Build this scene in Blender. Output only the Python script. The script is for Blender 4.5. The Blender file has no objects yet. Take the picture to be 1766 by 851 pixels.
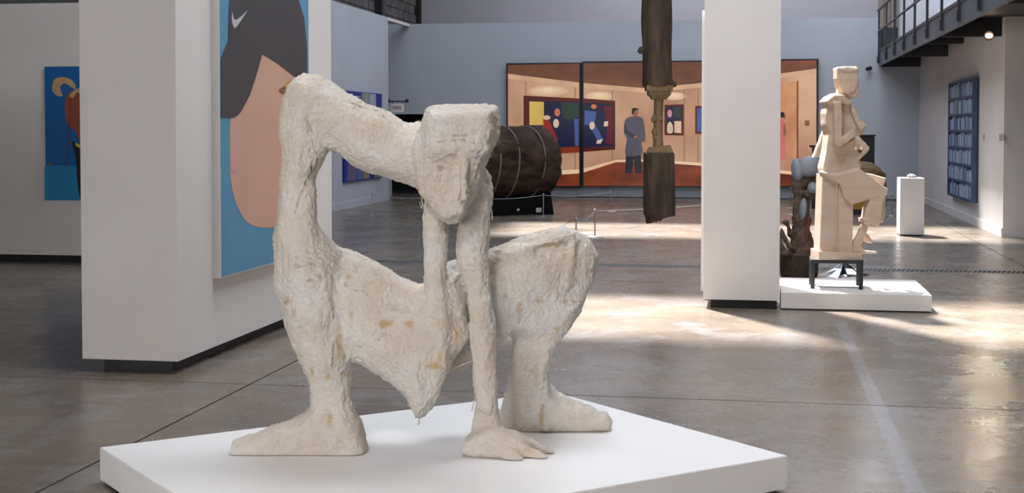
import bpy, bmesh, math, random
import numpy as np
from mathutils import Vector, Matrix, noise as mnoise

S = bpy.context.scene
COL = S.collection
random.seed(7)

# ------------------------------------------------------------------ camera
F, CXP, HOR, EYE = 2375.0, 883.0, 222.0, 1.55
PITCH = math.atan(80 / F)
YAW = math.radians(9.96)
PPY = HOR + 80
cam_d = bpy.data.cameras.new('camera')
cam = bpy.data.objects.new('camera', cam_d)
COL.objects.link(cam)
cam_d.sensor_width = 36
cam_d.lens = F / 1766 * 36
cam_d.shift_y = -(425.5 - PPY) / 1766
cam_d.clip_end = 200
cam.location = (0, 0, EYE)
cam.rotation_euler = (math.pi / 2 - PITCH, 0, YAW)
S.camera = cam

# ------------------------------------------------------------------ world, light, exposure
S.view_settings.view_transform = 'Standard'
S.view_settings.look = 'None'
S.view_settings.gamma = 1
S.view_settings.exposure = -0.1
w = bpy.data.worlds.new('world')
S.world = w
w.use_nodes = True
w.node_tree.nodes['Background'].inputs[0].default_value = (0.62, 0.74, 0.95, 1)
w.node_tree.nodes['Background'].inputs[1].default_value = 1.2

def light(name, kind, loc, energy, color, size=None, target=None, angle=None, spot=None):
    d = bpy.data.lights.new(name, kind)
    d.energy = energy
    d.color = color
    o = bpy.data.objects.new(name, d)
    COL.objects.link(o)
    o.location = loc
    if kind == 'AREA':
        d.shape = 'RECTANGLE'
        d.size, d.size_y = size
    if angle is not None:
        d.angle = math.radians(angle)
    if kind == 'SPOT':
        d.spot_size = math.radians(spot)
        d.spot_blend = 0.6
        d.shadow_soft_size = size
    if target is not None:
        v = Vector(target) - Vector(loc)
        o.rotation_euler = v.to_track_quat('-Z', 'Y').to_euler()
    return o

SUN_DIR = Vector((0.28, -0.48, -0.83))
light('sun', 'SUN', (0, 20, 30), 26.0, (1.0, 0.965, 0.94), target=Vector((0, 20, 30)) + SUN_DIR, angle=4.0)
COOL = (0.84, 0.90, 1.0)
light('upper_wall_fill', 'AREA', (-1.0, 35.5, 8.7), 420, (0.93, 0.92, 1.0), (9, 2.5))  # added fill under the closed roof, lifts the upper back wall
light('skylight_far', 'AREA', (-1.8, 26.2, 8.7), 380, COOL, (9, 2.8))
light('skylight_middle', 'AREA', (-1.6, 16.6, 8.7), 360, COOL, (7, 2.6))
light('skylight_near', 'AREA', (-0.3, 8.4, 8.7), 560, (0.93, 0.96, 1.0), (5, 2.4))
light('rear_fill', 'AREA', (3.5, -3.0, 8.7), 60, (1.0, 0.94, 0.88), (7, 4))  # warm front fill added behind the camera; the roof has no opening here
light('walkway_fill', 'AREA', (2.2, 27.0, 6.8), 200, (0.9, 0.94, 1.0), (12, 1.2), target=(3.75, 27.0, 4.0))  # invented source, added to brighten the wall behind the railing
light('front_fill', 'AREA', (-5.2, -6.5, 2.3), 700, (1.0, 0.965, 0.95), (6, 2.2), target=(-2.6, 8, 1.2))  # general fill added behind the camera on the left; no window is built
light('platform_fill', 'SPOT', (-1.7, 0.6, 4.6), 560, (1.0, 0.93, 0.86), size=.35, target=(-0.6, 5.5, 0.5), spot=44)  # added warm key for platform and figure, narrow cone spares the pier
light('pier_fill', 'AREA', (5.0, 5.0, 4.4), 6, (1.0, 0.82, 0.70), (2.5, .6), target=(-3.5, 10, 1.4))  # weak warm fill added for the side face of the left pier

# ------------------------------------------------------------------ camera geometry helpers (authoring only)
RT = Vector((math.cos(YAW), math.sin(YAW), 0))
FW = Vector((-math.sin(YAW), math.cos(YAW), 0))
def ray(px, py):
    a = (px - CXP) / F
    b = -(py - PPY) / F
    f = math.cos(PITCH) + b * math.sin(PITCH)
    u = b * math.cos(PITCH) - math.sin(PITCH)
    return RT * a + FW * f + Vector((0, 0, u))
ORI = Vector((0, 0, EYE))
def on_z(px, py, z=0.0):
    d = ray(px, py); return ORI + d * ((z - EYE) / d.z)
def on_x(px, py, x):
    d = ray(px, py); return ORI + d * (x / d.x)
def on_y(px, py, y):
    d = ray(px, py); return ORI + d * (y / d.y)
def at_d(px, py, Z):
    d = ray(px, py); return ORI + d * (Z / d.dot(FW))

# ------------------------------------------------------------------ scene helpers
def tag(o, label=None, cat=None, group=None, kind=None):
    if label: o['label'] = label
    if cat: o['category'] = cat
    if group: o['group'] = group
    if kind: o['kind'] = kind
    return o
def thing(name, loc, label, cat, group=None):
    o = bpy.data.objects.new(name, None)
    COL.objects.link(o)
    o.location = loc
    o.empty_display_size = 0.1
    return tag(o, label, cat, group)
def link_mesh(name, me, m, parent=None, kind=None, smooth=False):
    o = bpy.data.objects.new(name, me)
    COL.objects.link(o)
    if m is not None and len(me.materials) == 0:
        me.materials.append(m)
    if smooth:
        me.polygons.foreach_set('use_smooth', [True] * len(me.polygons))
    if parent is not None:
        o.parent = parent
        # geometry is given in world coordinates: cancel the chain of parent offsets
        off = Vector((0, 0, 0)); p = parent
        while p is not None:
            off += Vector(p.location); p = p.parent
        o.location = -off
    if kind: o['kind'] = kind
    return o
class MB:
    """collects world-space shapes into one mesh"""
    def __init__(s): s.bm = bmesh.new()
    def box(s, x0, x1, y0, y1, z0, z1, bevel=0):
        vs = [s.bm.verts.new((x, y, z)) for x in (x0, x1) for y in (y0, y1) for z in (z0, z1)]
        q = [(0, 1, 3, 2), (4, 6, 7, 5), (0, 4, 5, 1), (2, 3, 7, 6), (0, 2, 6, 4), (1, 5, 7, 3)]
        fs = [s.bm.faces.new([vs[i] for i in f]) for f in q]
        if bevel:
            es = list({e for f in fs for e in f.edges})
            bmesh.ops.bevel(s.bm, geom=es, offset=bevel, segments=2, affect='EDGES', profile=0.5)
        return s
    def prism(s, bottom, top):
        n = len(bottom)
        a = [s.bm.verts.new(p) for p in bottom]; b = [s.bm.verts.new(p) for p in top]
        s.bm.faces.new(a[::-1]); s.bm.faces.new(b)
        for i in range(n):
            s.bm.faces.new((a[i], a[(i + 1) % n], b[(i + 1) % n], b[i]))
        return s
    def bar(s, a, b, w, h, up=Vector((0, 0, 1))):
        a, b = Vector(a), Vector(b)
        d = (b - a).normalized()
        sd = d.cross(up)
        if sd.length < 1e-4: sd = Vector((1, 0, 0))
        sd.normalize(); u = sd.cross(d)
        c = [sd * (i * w / 2) + u * (j * h / 2) for i, j in ((-1, -1), (1, -1), (1, 1), (-1, 1))]
        return s.prism([a + k for k in c], [b + k for k in c])
    def tube(s, pts, r, n=8, cap=True):
        pts = [Vector(p) for p in pts]
        rs = r if isinstance(r, (list, tuple)) else [r] * len(pts)
        rings = []
        for i, p in enumerate(pts):
            d = (pts[min(i + 1, len(pts) - 1)] - pts[max(i - 1, 0)]).normalized()
            ref = Vector((0, 0, 1)) if abs(d.z) < 0.9 else Vector((1, 0, 0))
            a = d.cross(ref).normalized(); b = a.cross(d)
            rings.append([s.bm.verts.new(p + (a * math.cos(t) + b * math.sin(t)) * rs[i])
                          for t in [2 * math.pi * k / n for k in range(n)]])
        for A, B in zip(rings, rings[1:]):
            for k in range(n):
                s.bm.faces.new((A[k], A[(k + 1) % n], B[(k + 1) % n], B[k]))
        if cap:
            s.bm.faces.new(rings[0][::-1]); s.bm.faces.new(rings[-1])
        return s
    def lathe(s, cx, cy, prof, n=24, wob=0, sx=1, sy=1, seed=0):
        rings = []
        for (r, z) in prof:
            rings.append([s.bm.verts.new((cx + sx * r * (1 + wob * mnoise.noise(Vector((math.cos(t) * 2, math.sin(t) * 2, z * 2 + seed)))) * math.cos(t),
                                          cy + sy * r * (1 + wob * mnoise.noise(Vector((math.cos(t) * 2, math.sin(t) * 2, z * 2 + seed)))) * math.sin(t), z))
                          for t in [2 * math.pi * k / n for k in range(n)]])
        for A, B in zip(rings, rings[1:]):
            for k in range(n):
                s.bm.faces.new((A[k], A[(k + 1) % n], B[(k + 1) % n], B[k]))
        s.bm.faces.new(rings[0][::-1]); s.bm.faces.new(rings[-1])
        return s
    def face(s, pts):
        s.bm.faces.new([s.bm.verts.new(p) for p in pts]); return s
    def build(s, name, m, parent=None, kind=None, smooth=False, fix=True):
        if fix: bmesh.ops.recalc_face_normals(s.bm, faces=s.bm.faces)
        big = [f for f in s.bm.faces if len(f.verts) > 4]
        if big: bmesh.ops.triangulate(s.bm, faces=big)
        me = bpy.data.meshes.new(name)
        s.bm.to_mesh(me); s.bm.free()
        o = link_mesh(name, me, m, parent, kind)
        if smooth:
            me.polygons.foreach_set('use_smooth', [True] * len(me.polygons))
            try: me.set_sharp_from_angle(angle=math.radians(40))
            except Exception: pass
        return o

# ------------------------------------------------------------------ materials
def srgb(r, g, b):
    f = lambda c: ((c / 255) / 12.92 if c / 255 <= 0.04045 else ((c / 255 + 0.055) / 1.055) ** 2.4)
    return (f(r), f(g), f(b), 1)
def mat(name, c1, c2=None, rough=0.6, scale=4, stretch=(1, 1, 1), bump=0.0, bscale=40, metal=0, emit=0, detail=6, spec=0.5):
    m = bpy.data.materials.new(name)
    m.use_nodes = True
    N, L = m.node_tree.nodes, m.node_tree.links
    P = N['Principled BSDF']
    P.inputs['Roughness'].default_value = rough
    P.inputs['Metallic'].default_value = metal
    P.inputs['Specular IOR Level'].default_value = spec
    tc = N.new('ShaderNodeTexCoord'); mp = N.new('ShaderNodeMapping')
    mp.inputs['Scale'].default_value = stretch
    L.new(tc.outputs['Object'], mp.inputs['Vector'])
    nz = N.new('ShaderNodeTexNoise'); nz.inputs['Scale'].default_value = scale; nz.inputs['Detail'].default_value = detail
    L.new(mp.outputs[0], nz.inputs['Vector'])
    rp = N.new('ShaderNodeValToRGB')
    rp.color_ramp.elements[0].position = 0.35; rp.color_ramp.elements[1].position = 0.65
    rp.color_ramp.elements[0].color = c1; rp.color_ramp.elements[1].color = c2 or c1
    L.new(nz.outputs['Fac'], rp.inputs[0]); L.new(rp.outputs[0], P.inputs['Base Color'])
    if emit:
        L.new(rp.outputs[0], P.inputs['Emission Color']); P.inputs['Emission Strength'].default_value = emit
    if bump:
        nb = N.new('ShaderNodeTexNoise'); nb.inputs['Scale'].default_value = bscale; nb.inputs['Detail'].default_value = 8
        L.new(mp.outputs[0], nb.inputs['Vector'])
        b = N.new('ShaderNodeBump'); b.inputs['Strength'].default_value = bump; b.inputs['Distance'].default_value = 0.02
        L.new(nb.outputs['Fac'], b.inputs['Height']); L.new(b.outputs[0], P.inputs['Normal'])
    return m
def V(c, k): return (c[0] * k, c[1] * k, c[2] * k, 1)

M = {}
M['white_wall'] = mat('white_wall', (0.70, 0.675, 0.665, 1), (0.74, 0.715, 0.705, 1), 0.75, 1.5)
M['blue_wall'] = mat('blue_wall', (0.44, 0.465, 0.515, 1), (0.47, 0.495, 0.545, 1), 0.8, 0.8)
M['upper_wall'] = mat('upper_wall', (0.50, 0.50, 0.55, 1), (0.54, 0.54, 0.59, 1), 0.85, 0.6)
M['black'] = mat('black_base', (0.010, 0.010, 0.011, 1), (0.02, 0.02, 0.02, 1), 0.6)
M['dark_steel'] = mat('dark_steel', (0.016, 0.018, 0.022, 1), (0.03, 0.033, 0.04, 1), 0.45, 6)
M['fascia'] = mat('fascia', (0.062, 0.07, 0.088, 1), (0.09, 0.10, 0.12, 1), 0.5, 3)
M['platform'] = mat('platform_white', (0.83, 0.83, 0.84, 1), (0.86, 0.86, 0.87, 1), 0.42, 2)
M['block'] = mat('concrete_block', (0.10, 0.095, 0.09, 1), (0.17, 0.16, 0.155, 1), 0.95, 3, bump=0.3)
M['mortar'] = mat('mortar', (0.05, 0.048, 0.046, 1), None, 0.95)
M['steel'] = mat('brushed_steel', (0.5, 0.5, 0.5, 1), None, 0.35, metal=1)
M['cord'] = mat('grey_cord', (0.35, 0.35, 0.36, 1), None, 0.7)
M['roof'] = mat('roof_panel', (0.25, 0.25, 0.26, 1), None, 0.8)

def floor_mat():
    m = bpy.data.materials.new('worn_concrete'); m.use_nodes = True
    N, L = m.node_tree.nodes, m.node_tree.links
    P = N['Principled BSDF']
    geo = N.new('ShaderNodeNewGeometry')
    sep = N.new('ShaderNodeSeparateXYZ'); L.new(geo.outputs['Position'], sep.inputs[0])
    def noise(scale, det, stretch, rough=0.6, dist=0):
        mp = N.new('ShaderNodeMapping'); mp.inputs['Scale'].default_value = stretch
        L.new(geo.outputs['Position'], mp.inputs['Vector'])
        n = N.new('ShaderNodeTexNoise'); n.inputs['Scale'].default_value = scale
        n.inputs['Detail'].default_value = det; n.inputs['Roughness'].default_value = rough
        n.inputs['Distortion'].default_value = dist
        L.new(mp.outputs[0], n.inputs['Vector']); return n.outputs['Fac']
    def ramp(src, a, b, ca=(0, 0, 0, 1), cb=(1, 1, 1, 1)):
        r = N.new('ShaderNodeValToRGB'); r.color_ramp.elements[0].position = a; r.color_ramp.elements[1].position = b
        r.color_ramp.elements[0].color = ca; r.color_ramp.elements[1].color = cb
        L.new(src, r.inputs[0]); return r.outputs[0]
    def mix(f, a, b):
        x = N.new('ShaderNodeMix'); x.data_type = 'RGBA'
        if isinstance(f, float): x.inputs[0].default_value = f
        else: L.new(f, x.inputs[0])
        for s_, v_ in ((x.inputs[6], a), (x.inputs[7], b)):
            if isinstance(v_, tuple): s_.default_value = v_
            else: L.new(v_, s_)
        return x.outputs[2]
    def math_(op, a, b=None):
        x = N.new('ShaderNodeMath'); x.operation = op
        for i, v_ in enumerate((a, b)):
            if v_ is None: continue
            if isinstance(v_, (int, float)): x.inputs[i].default_value = v_
            else: L.new(v_, x.inputs[i])
        return x.outputs[0]
    base = ramp(noise(0.8, 9, (1, 1, 1), 0.65), 0.36, 0.66, (0.125, 0.099, 0.076, 1), (0.205, 0.168, 0.130, 1))
    grey = ramp(noise(1.5, 12, (1, 1, 1), 0.74, 0.4), 0.50, 0.60)
    c = mix(math_('MULTIPLY', grey, 0.6), base, (0.225, 0.215, 0.215, 1))
    dark = ramp(noise(1.3, 8, (1, 1.6, 1), 0.65), 0.60, 0.72)
    c = mix(math_('MULTIPLY', dark, 0.3), c, (0.05, 0.042, 0.036, 1))
    scr = ramp(noise(3.5, 12, (0.35, 3.0, 1), 0.8, 1.2), 0.56, 0.62)
    c = mix(math_('MULTIPLY', scr, 0.3), c, (0.30, 0.29, 0.28, 1))
    # the filled trench: a pale grey stripe running into the hall
    edge = math_('MULTIPLY', noise(7, 8, (1, 1, 1), 0.75), 0.075)
    dx = math_('ABSOLUTE', math_('SUBTRACT', sep.outputs['X'], 0.69))
    s1 = math_('LESS_THAN', math_('ADD', dx, edge), 0.078)
    s2 = math_('LESS_THAN', sep.outputs['Y'], 11.3)
    c = mix(math_('MULTIPLY', math_('MULTIPLY', s1, s2), 0.6), c, (0.27, 0.27, 0.29, 1))
    L.new(c, P.inputs['Base Color'])
    r = ramp(noise(1.7, 9, (1, 1, 1), 0.7), 0.3, 0.7, (0.20, 0.20, 0.20, 1), (0.34, 0.34, 0.34, 1))
    L.new(r, P.inputs['Roughness'])
    b = N.new('ShaderNodeBump'); b.inputs['Strength'].default_value = 0.12; b.inputs['Distance'].default_value = 0.01
    L.new(noise(14, 8, (1, 1, 1)), b.inputs['Height']); L.new(b.outputs[0], P.inputs['Normal'])
    P.inputs['Specular IOR Level'].default_value = 0.55
    return m
M['floor'] = floor_mat()

# ------------------------------------------------------------------ THE HALL
XL, XR, YB, YF, ZR = -9.6, 8.0, 38.8, -8.0, 9.0
base_bm = MB().box(XL - .2, XR + .2, YF - .2, YB + .2, -0.12, -0.03)
floor = base_bm.build('floor', mat('joint_filler', (0.02, 0.018, 0.016, 1)), kind='structure')
xs = [XL, -3.0, 3.0, XR]
ys = [YF, 1.9, 7.9, 13.9, 15.42, 15.64, 21.6, 27.6, 33.6, YB]
for i in range(3):
    for j in range(len(ys) - 1):
        if abs(ys[j] - 15.42) < 1e-6: continue
        g = 0.007
        MB().box(xs[i] + g, xs[i + 1] - g, ys[j] + g, ys[j + 1] - g, -0.05, 0.0).build('slab', M['floor'], floor)
# drain grate across the hall
gr = MB().box(XL, XR, 15.425, 15.445, -0.03, 0.002).box(XL, XR, 15.615, 15.635, -0.03, 0.002).build('drain_frame', M['dark_steel'], floor)
g = MB()
for k in range(260):
    x0 = -6 + k * 0.05
    g.prism([(x0, 15.445, -.02), (x0 + .022, 15.445, -.02), (x0 + .082, 15.615, -.02), (x0 + .06, 15.615, -.02)],
            [(x0, 15.445, 0), (x0 + .022, 15.445, 0), (x0 + .082, 15.615, 0), (x0 + .06, 15.615, 0)])
g.build('drain_bars', mat('galvanised', (0.32, 0.34, 0.36, 1), None, 0.4, metal=0.6), floor, kind='stuff')

# outer walls
MB().box(XL, XR, YB, YB + .2, 0, ZR).build('wall_back', M['upper_wall'], kind='structure')
MB().box(XR, XR + .2, YF, YB, 0, ZR).build('wall_right_outer', M['white_wall'], kind='structure')
MB().box(XL, XR, YF - .2, YF, 0, ZR).build('wall_rear', M['white_wall'], kind='structure')
wl = MB().box(XL - .25, XL, YF, YB, 0, ZR).build('wall_left_outer', M['mortar'], kind='structure')
bxm = None
r_ = random.Random(3)
for row in range(6):
    for k in range(20):
        y0 = 28.9 + k * 0.5 + (0.25 if row % 2 else 0)
        if y0 + .48 > YB: continue
        z0 = 3.82 + row * 0.25
        p = r_.uniform(0.0, 0.012)
        MB().box(XL - .01, XL + 0.02 + p, y0, y0 + .475, z0, z0 + .228).build('concrete_block', M['block'], wl)
MB().box(XL, XL + .22, 34.2, 34.45, 0, ZR).build('trim_1', M['dark_steel'], kind='structure')
MB().box(XL, XL + .14, YB - .2, YB, 0, ZR).build('trim_2', M['black'], kind='structure')
# roof with skylight openings
rf = MB()
def strip(y0, y1, holes):
    xs_ = [XL] + [v for h in holes for v in h] + [XR]
    for a, b in zip(xs_[::2], xs_[1::2]):
        rf.box(a, b, y0, y1, ZR, ZR + .2)
strip(YF, 15.4, []); strip(15.4, 17.9, [(-5.3, 1.6)]); strip(17.9, 24.8, []); strip(24.8, 27.7, [(-6.9, 0.4)]); strip(27.7, YB, [])
rf.build('ceiling', M['roof'], kind='structure')

# partitions
WH = 3.95
# far partition with the dark exit opening
yb = 30.8
xo0, xo1 = on_y(672, 260, yb).x, on_y(812, 260, yb).x
zo = on_y(700, 197, yb).z
xe = 3.5
MB().box(XL + .3, xo0, yb, yb + .2, 0, WH).box(xo1, 2.63, yb, yb + .2, 0, WH).box(2.63, xe, yb, yb + .2, 0, 3.13).box(xo0, xo1, yb, yb + .2, zo, WH).build('wall_far', M['blue_wall'], kind='structure')
MB().box(xo0 - .6, xo1 + .6, yb + 2.4, yb + 2.5, 0, zo + .4).box(xo0 - .7, xo0 - .6, yb + .2, yb + 2.5, 0, zo + .4).box(xo1 + .6, xo1 + .7, yb + .2, yb + 2.5, 0, zo + .4)\
    .box(xo0 - .7, xo1 + .7, yb + .2, yb + 2.5, zo + .4, zo + .5).build('wall_exit_lobby', M['black'], kind='structure')
MB().box(xo1, 3.5, yb - .012, yb, 0, .02).build('baseboard_far', M['dark_steel'], kind='structure')
# side partition on the left, far
xs1 = -7.79
MB().box(xs1 - .2, xs1, 19.5, 28.9, 0, WH).build('wall_side', M['blue_wall'], kind='structure')
MB().box(xs1 - .12, xs1, 28.9, yb, WH - .06, WH).build('trim_3', M['white_wall'], kind='structure')
MB().box(xs1, xs1 + .02, 19.5, 28.9, 0, .13).build('baseboard_side', M['blue_wall'], kind='structure')
# far left partition
MB().box(-9.5, -6.2, 14.8, 15.15, .08, 3.0).build('wall_left', M['white_wall'], kind='structure')
MB().box(-9.5, -6.3, 14.95, 15.1, 0, .08).build('baseboard_left', M['black'], kind='structure')
# right partition and its end face
MB().box(3.5, 3.7, 20.5, yb + .2, 0, 3.14).box(3.7, XR, 20.5, 20.7, 0, 3.14).build('wall_right', M['white_wall'], kind='structure')
MB().box(3.48, 3.5, 20.5, yb, 0, .13).box(3.48, XR, 20.48, 20.5, 0, .05).build('baseboard_right', M['white_wall'], kind='structure')
# big left pier / wall block carrying a painting
xc0, xc1, yc0, yc1 = -4.215, -3.565, 8.14, 11.36
MB().box(xc0, xc1, yc0, yc1, .08, 5.2, .004).build('wall_pier_left', M['white_wall'], kind='structure')
MB().box(xc0 + .10, xc1 - .08, yc0 + .10, yc1 - .08, 0, .08).build('baseboard_pier_left', M['black'], kind='structure')
# right pillar
px0, px1 = on_y(1214, 300, 11.95).x, on_y(1345.5, 300, 11.95).x
MB().box(px0, px1, 11.95, 12.55, .075, ZR, .004).build('wall_pillar_right', M['white_wall'], kind='structure')
MB().box(px0 + .06, px1 - .02, 12.03, 12.5, 0, .075).build('baseboard_pillar_right', M['black'], kind='structure')
xp = on_y(1210.5, 300, 12.7).x
MB().box(xp, px0 + .3, 12.57, 12.65, .075, on_y(1211, 18, 12.6).z).build('wall_pillar_panel', M['white_wall'], kind='structure')

MB().box(XL + .01, -4.6, 1.0, 13.0, 3.45, 3.65).build('light_blocker_left', M['roof'], kind='structure')  # unseen slab added to keep daylight off the far left wall
# ------------------------------------------------------------------ walkway on the right
wk = thing('walkway', (2.65, 22, 2.9), 'dark steel mezzanine walkway with railing along the upper right of the hall', 'walkway')
xw, zb, zt = 2.65, 2.90, 3.19
MB().box(xw, xw + .04, 11, 30.75, zb, zt).build('fascia', M['fascia'], wk)
MB().box(xw - .015, xw + .10, 11, 30.75, zt, zt + .05).build('kerb', M['dark_steel'], wk)
MB().box(xw + .04, 3.95, 11, 37.5, zt - .045, zt - .02).box(3.95, 7.9, 11, 30.75, zt - .045, zt - .02).build('deck', M['black'], wk)
for y in (30.55, 26.3, 20.75, 15.4):
    MB().box(xw + .04, 3.499 if y > 20.6 else 7.9, y, y + .16, 2.88, zt - .045).build('joist', M['black'], wk)
MB().box(xw + .04, 3.49, 24.4, 24.6, 3.0, zt - .045).build('joist', M['black'], wk)
for k in range(12):
    y = 30.6 - 1.68 * k
    MB().box(xw - .035, xw, y - .035, y + .035, zb + .05, 4.12).build('baluster', M['dark_steel'], wk)
    MB().box(xw - .05, xw - .035, y - .06, y + .06, zb + .06, zb + .2).build('bracket', M['dark_steel'], wk)
MB().tube([(xw - .02, 11, 4.1), (xw - .02, 30.75, 4.1)], .03).build('top_rail', M['fascia'], wk)
MB().tube([(xw - .02, 11, 3.64), (xw - .02, 30.75, 3.64)], .022).build('middle_rail', M['fascia'], wk)
MB().box(3.75, 3.85, 11.2, 37.4, zt - .02, 6.5).build('wall_walkway', mat('pale_blue_wall', (0.66, 0.69, 0.76, 1), (0.70, 0.73, 0.80, 1), .8), kind='structure')
pn = MB()
for k in range(3):
    a = on_y(1513 + k * 11, 30, YB - .05); pn.box(a.x + .02, a.x + .165, YB - .06, YB, 3.0, 6.0)
tag(pn.build('trim_4', mat('tan_board', (0.36, 0.31, 0.27, 1), None, .7)), kind='structure')
# loudspeaker on the deck
a, b = on_y(1519, 60, 32.0), on_y(1549, 47, 32.0)
sp = thing('loudspeaker', ((a.x + b.x) / 2, 32.2, zt - .018), 'black loudspeaker box standing on the walkway behind the railing', 'speaker')
MB().box(a.x, b.x, 32.0, 32.4, zt - .018, b.z, .015).build('cabinet', M['black'], sp)
MB().box(a.x + .04, b.x - .04, 31.985, 32.0, zt + .04, b.z - .05).build('grille', M['dark_steel'], sp)
# spotlight
p = at_d(1705, 62, 19.6)
so = thing('spotlight', p, 'small lit spotlight hanging below the walkway joist at upper right', 'spotlight')
MB().tube([p + Vector((.02, .10, .03)), p + Vector((0, -.02, 0))], [.05, .07], 12).build('housing', M['black'], so)
MB().tube([p + Vector((0.02, .10, .03)), (p.x + .02, p.y + .12, zt - .05)], .012, 6).build('bracket', M['black'], so)
em = mat('lamp_glow', (1, 0.62, 0.35, 1), None, emit=22)
MB().lathe(p.x, p.y - .03, [(.001, p.z - .035), (.04, p.z - .025), (.05, p.z), (.04, p.z + .025), (.001, p.z + .035)], 12).build('bulb', em, so, smooth=True)
light('spotlight_beam', 'SPOT', p + Vector((0, -.1, -.05)), 60, (1, .8, .6), size=.05, target=(3.4, 17.5, 0), spot=100)
# camera
p = on_y(1500, 118, yb - .12)
sc_ = thing('security_camera', (p.x, yb, p.z), 'tiny black security camera on the far wall left of the walkway', 'camera')
MB().tube([(p.x, yb, p.z + .03), (p.x, yb - .08, p.z + .03)], .02, 8).build('mount', M['black'], sc_)
MB().tube([(p.x + .02, yb - .07, p.z + .01), (p.x - .06, yb - .17, p.z - .02)], .042, 10).build('body', M['black'], sc_)

# ------------------------------------------------------------------ flat pictures
def smoothpoly(pts, n=5):
    out = []
    L_ = len(pts)
    for i in range(L_):
        p0, p1, p2, p3 = [Vector(pts[(i + k) % L_]) for k in (-1, 0, 1, 2)]
        for j in range(n):
            t = j / n
            out.append(tuple(0.5 * ((2 * p1) + (-p0 + p2) * t + (2 * p0 - 5 * p1 + 4 * p2 - p3) * t * t + (-p0 + 3 * p1 - 3 * p2 + p3) * t ** 3)))
    return out
def ell(cx, cy, rx, ry, n=20, rot=0):
    c, s = math.cos(rot), math.sin(rot)
    return [(cx + rx * math.cos(t) * c - ry * math.sin(t) * s, cy + rx * math.cos(t) * s + ry * math.sin(t) * c) for t in [2 * math.pi * k / n for k in range(n)]]
def paint(parent, name, poly, plane, m, lab=None):
    """paint film: a thin polygon lying on a picture plane, plane = (axis, coordinate)"""
    ax, c = plane
    if ax == 'x': pts = [on_x(x, y, c) for x, y in poly]; n = Vector((-.0015, 0, 0)) if c < 0 else Vector((.0015, 0, 0))
    else: pts = [on_y(x, y, c) for x, y in poly]; n = Vector((0, .0015, 0))
    o = MB().prism([q + n for q in pts], pts).build(name, m, parent)
    if lab: o['label'] = lab
    return o
def flat(name, c, rough=.5, emit=0, c2=None, scale=3, stretch=(1, 1, 1), spec=.5):
    return mat(name, c, c2 or V(c, .93), rough, scale, stretch, emit=emit, spec=spec)

# painting on the big left pier
PX = xc1 + .06
y0p, y1p = on_x(381, 470, PX).y, on_x(534.5, 470, PX).y
zbp, ztp = on_x(381, 480.5, PX).z, 2.95
pt = thing('portrait_painting', (xc1 + .03, (y0p + y1p) / 2, zbp), 'tall blue painting of a dark hood and peach face shape on the left pier', 'painting')
pt_c = MB().box(xc1, PX - .002, y0p, y1p, zbp, ztp).build('canvas', flat('canvas_white', (0.72, 0.70, 0.68, 1)), pt)
blue = flat('paint_sky_blue', srgb(84, 148, 186), .6)
MB().box(PX - .002, PX, y0p + .012, y1p - .004, zbp + .008, ztp - .01).build('blue_ground', blue, pt_c)
peach = flat('paint_peach', srgb(210, 166, 146), .6)
char = flat('paint_charcoal', srgb(62, 58, 62), .6)
paint(pt_c, 'peach_face', smoothpoly([(452, 90), (420, 150), (398.5, 203), (397, 250), (397, 300), (403, 338), (413, 364), (427, 384), (450, 392.5), (480, 391), (507, 378), (522, 350), (527, 300), (528, 220), (527, 150), (500, 110)], 4), ('x', PX + .0018), peach)
hood = [(381.6, 101), (388, 84), (394, 71), (394.5, 50), (395, 20), (397, -5), (404, -30), (420, -60), (450, -80), (485, -66), (505, -30), (515.5, 0), (524.5, 30), (529, 73), (529.8, 110), (529.6, 146), (507.6, 132), (477, 108.6), (452.6, 93.3), (442, 131.5), (431, 165), (416, 192.7), (410, 199.5), (403.6, 203.2), (394, 204), (381.6, 202.4)]
paint(pt_c, 'dark_hood', hood, ('x', PX + .0038), char)
paint(pt_c, 'swoosh', [(401.2, 21.2), (400.2, 28), (400.2, 36), (401.6, 43), (404.3, 48.6), (407.5, 47), (412, 41), (418, 32), (426.6, 18.6), (418.5, 26.5), (411, 32.5), (406.4, 34.5), (403.2, 32), (402, 27)], ('x', PX + .0058), flat('paint_grey', srgb(196, 196, 196)))
paint(pt_c, 'pink_ear', ell(405, 278, 7.5, 20), ('x', PX + .0038), flat('paint_pink', srgb(214, 158, 160)))
paint(pt_c, 'brown_beak', [(481, 155), (486, 151), (496, 146), (503, 150), (500, 160), (492, 163), (484, 159.5)], ('x', PX + .0058), flat('paint_brown', srgb(130, 92, 60)))
paint(pt_c, 'yellow_head', smoothpoly([(491, 148), (496, 142), (506, 141), (514, 147), (508, 156), (498, 155)], 3), ('x', PX + .0076), flat('paint_yellow', srgb(206, 156, 40)))

# painting on the far left wall
PY = 14.8 - .05
pa, pb_ = on_y(76.5, 115, PY), on_y(186, 346, PY)
lp = thing('cartoon_painting', ((pa.x + pb_.x) / 2, 14.78, pb_.z), 'bright blue painting with tan curl and brown form on the far left wall', 'painting')
lp_c = MB().box(pa.x, pb_.x, PY, 14.794, pb_.z, pa.z).build('canvas', flat('paint_deep_blue', srgb(0, 98, 170)), lp)
def yp(n, poly, c, k): paint(lp_c, n, poly, ('y', PY - .002 - .002 * k), c)
yp('light_ground', [(76.6, 287), (90, 285), (120, 286), (186, 284), (186, 345.6), (76.6, 345.6)], flat('paint_cyan', srgb(20, 142, 196)), 0)
tan = flat('paint_tan', srgb(200, 160, 118))
yp('tan_curl', smoothpoly([(90, 150), (94, 137), (108, 133), (122, 137), (130, 147), (129, 154), (122, 150), (112, 144), (104, 150), (106, 160), (108, 166), (98, 165), (91, 158)], 3), tan, 1)
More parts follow.
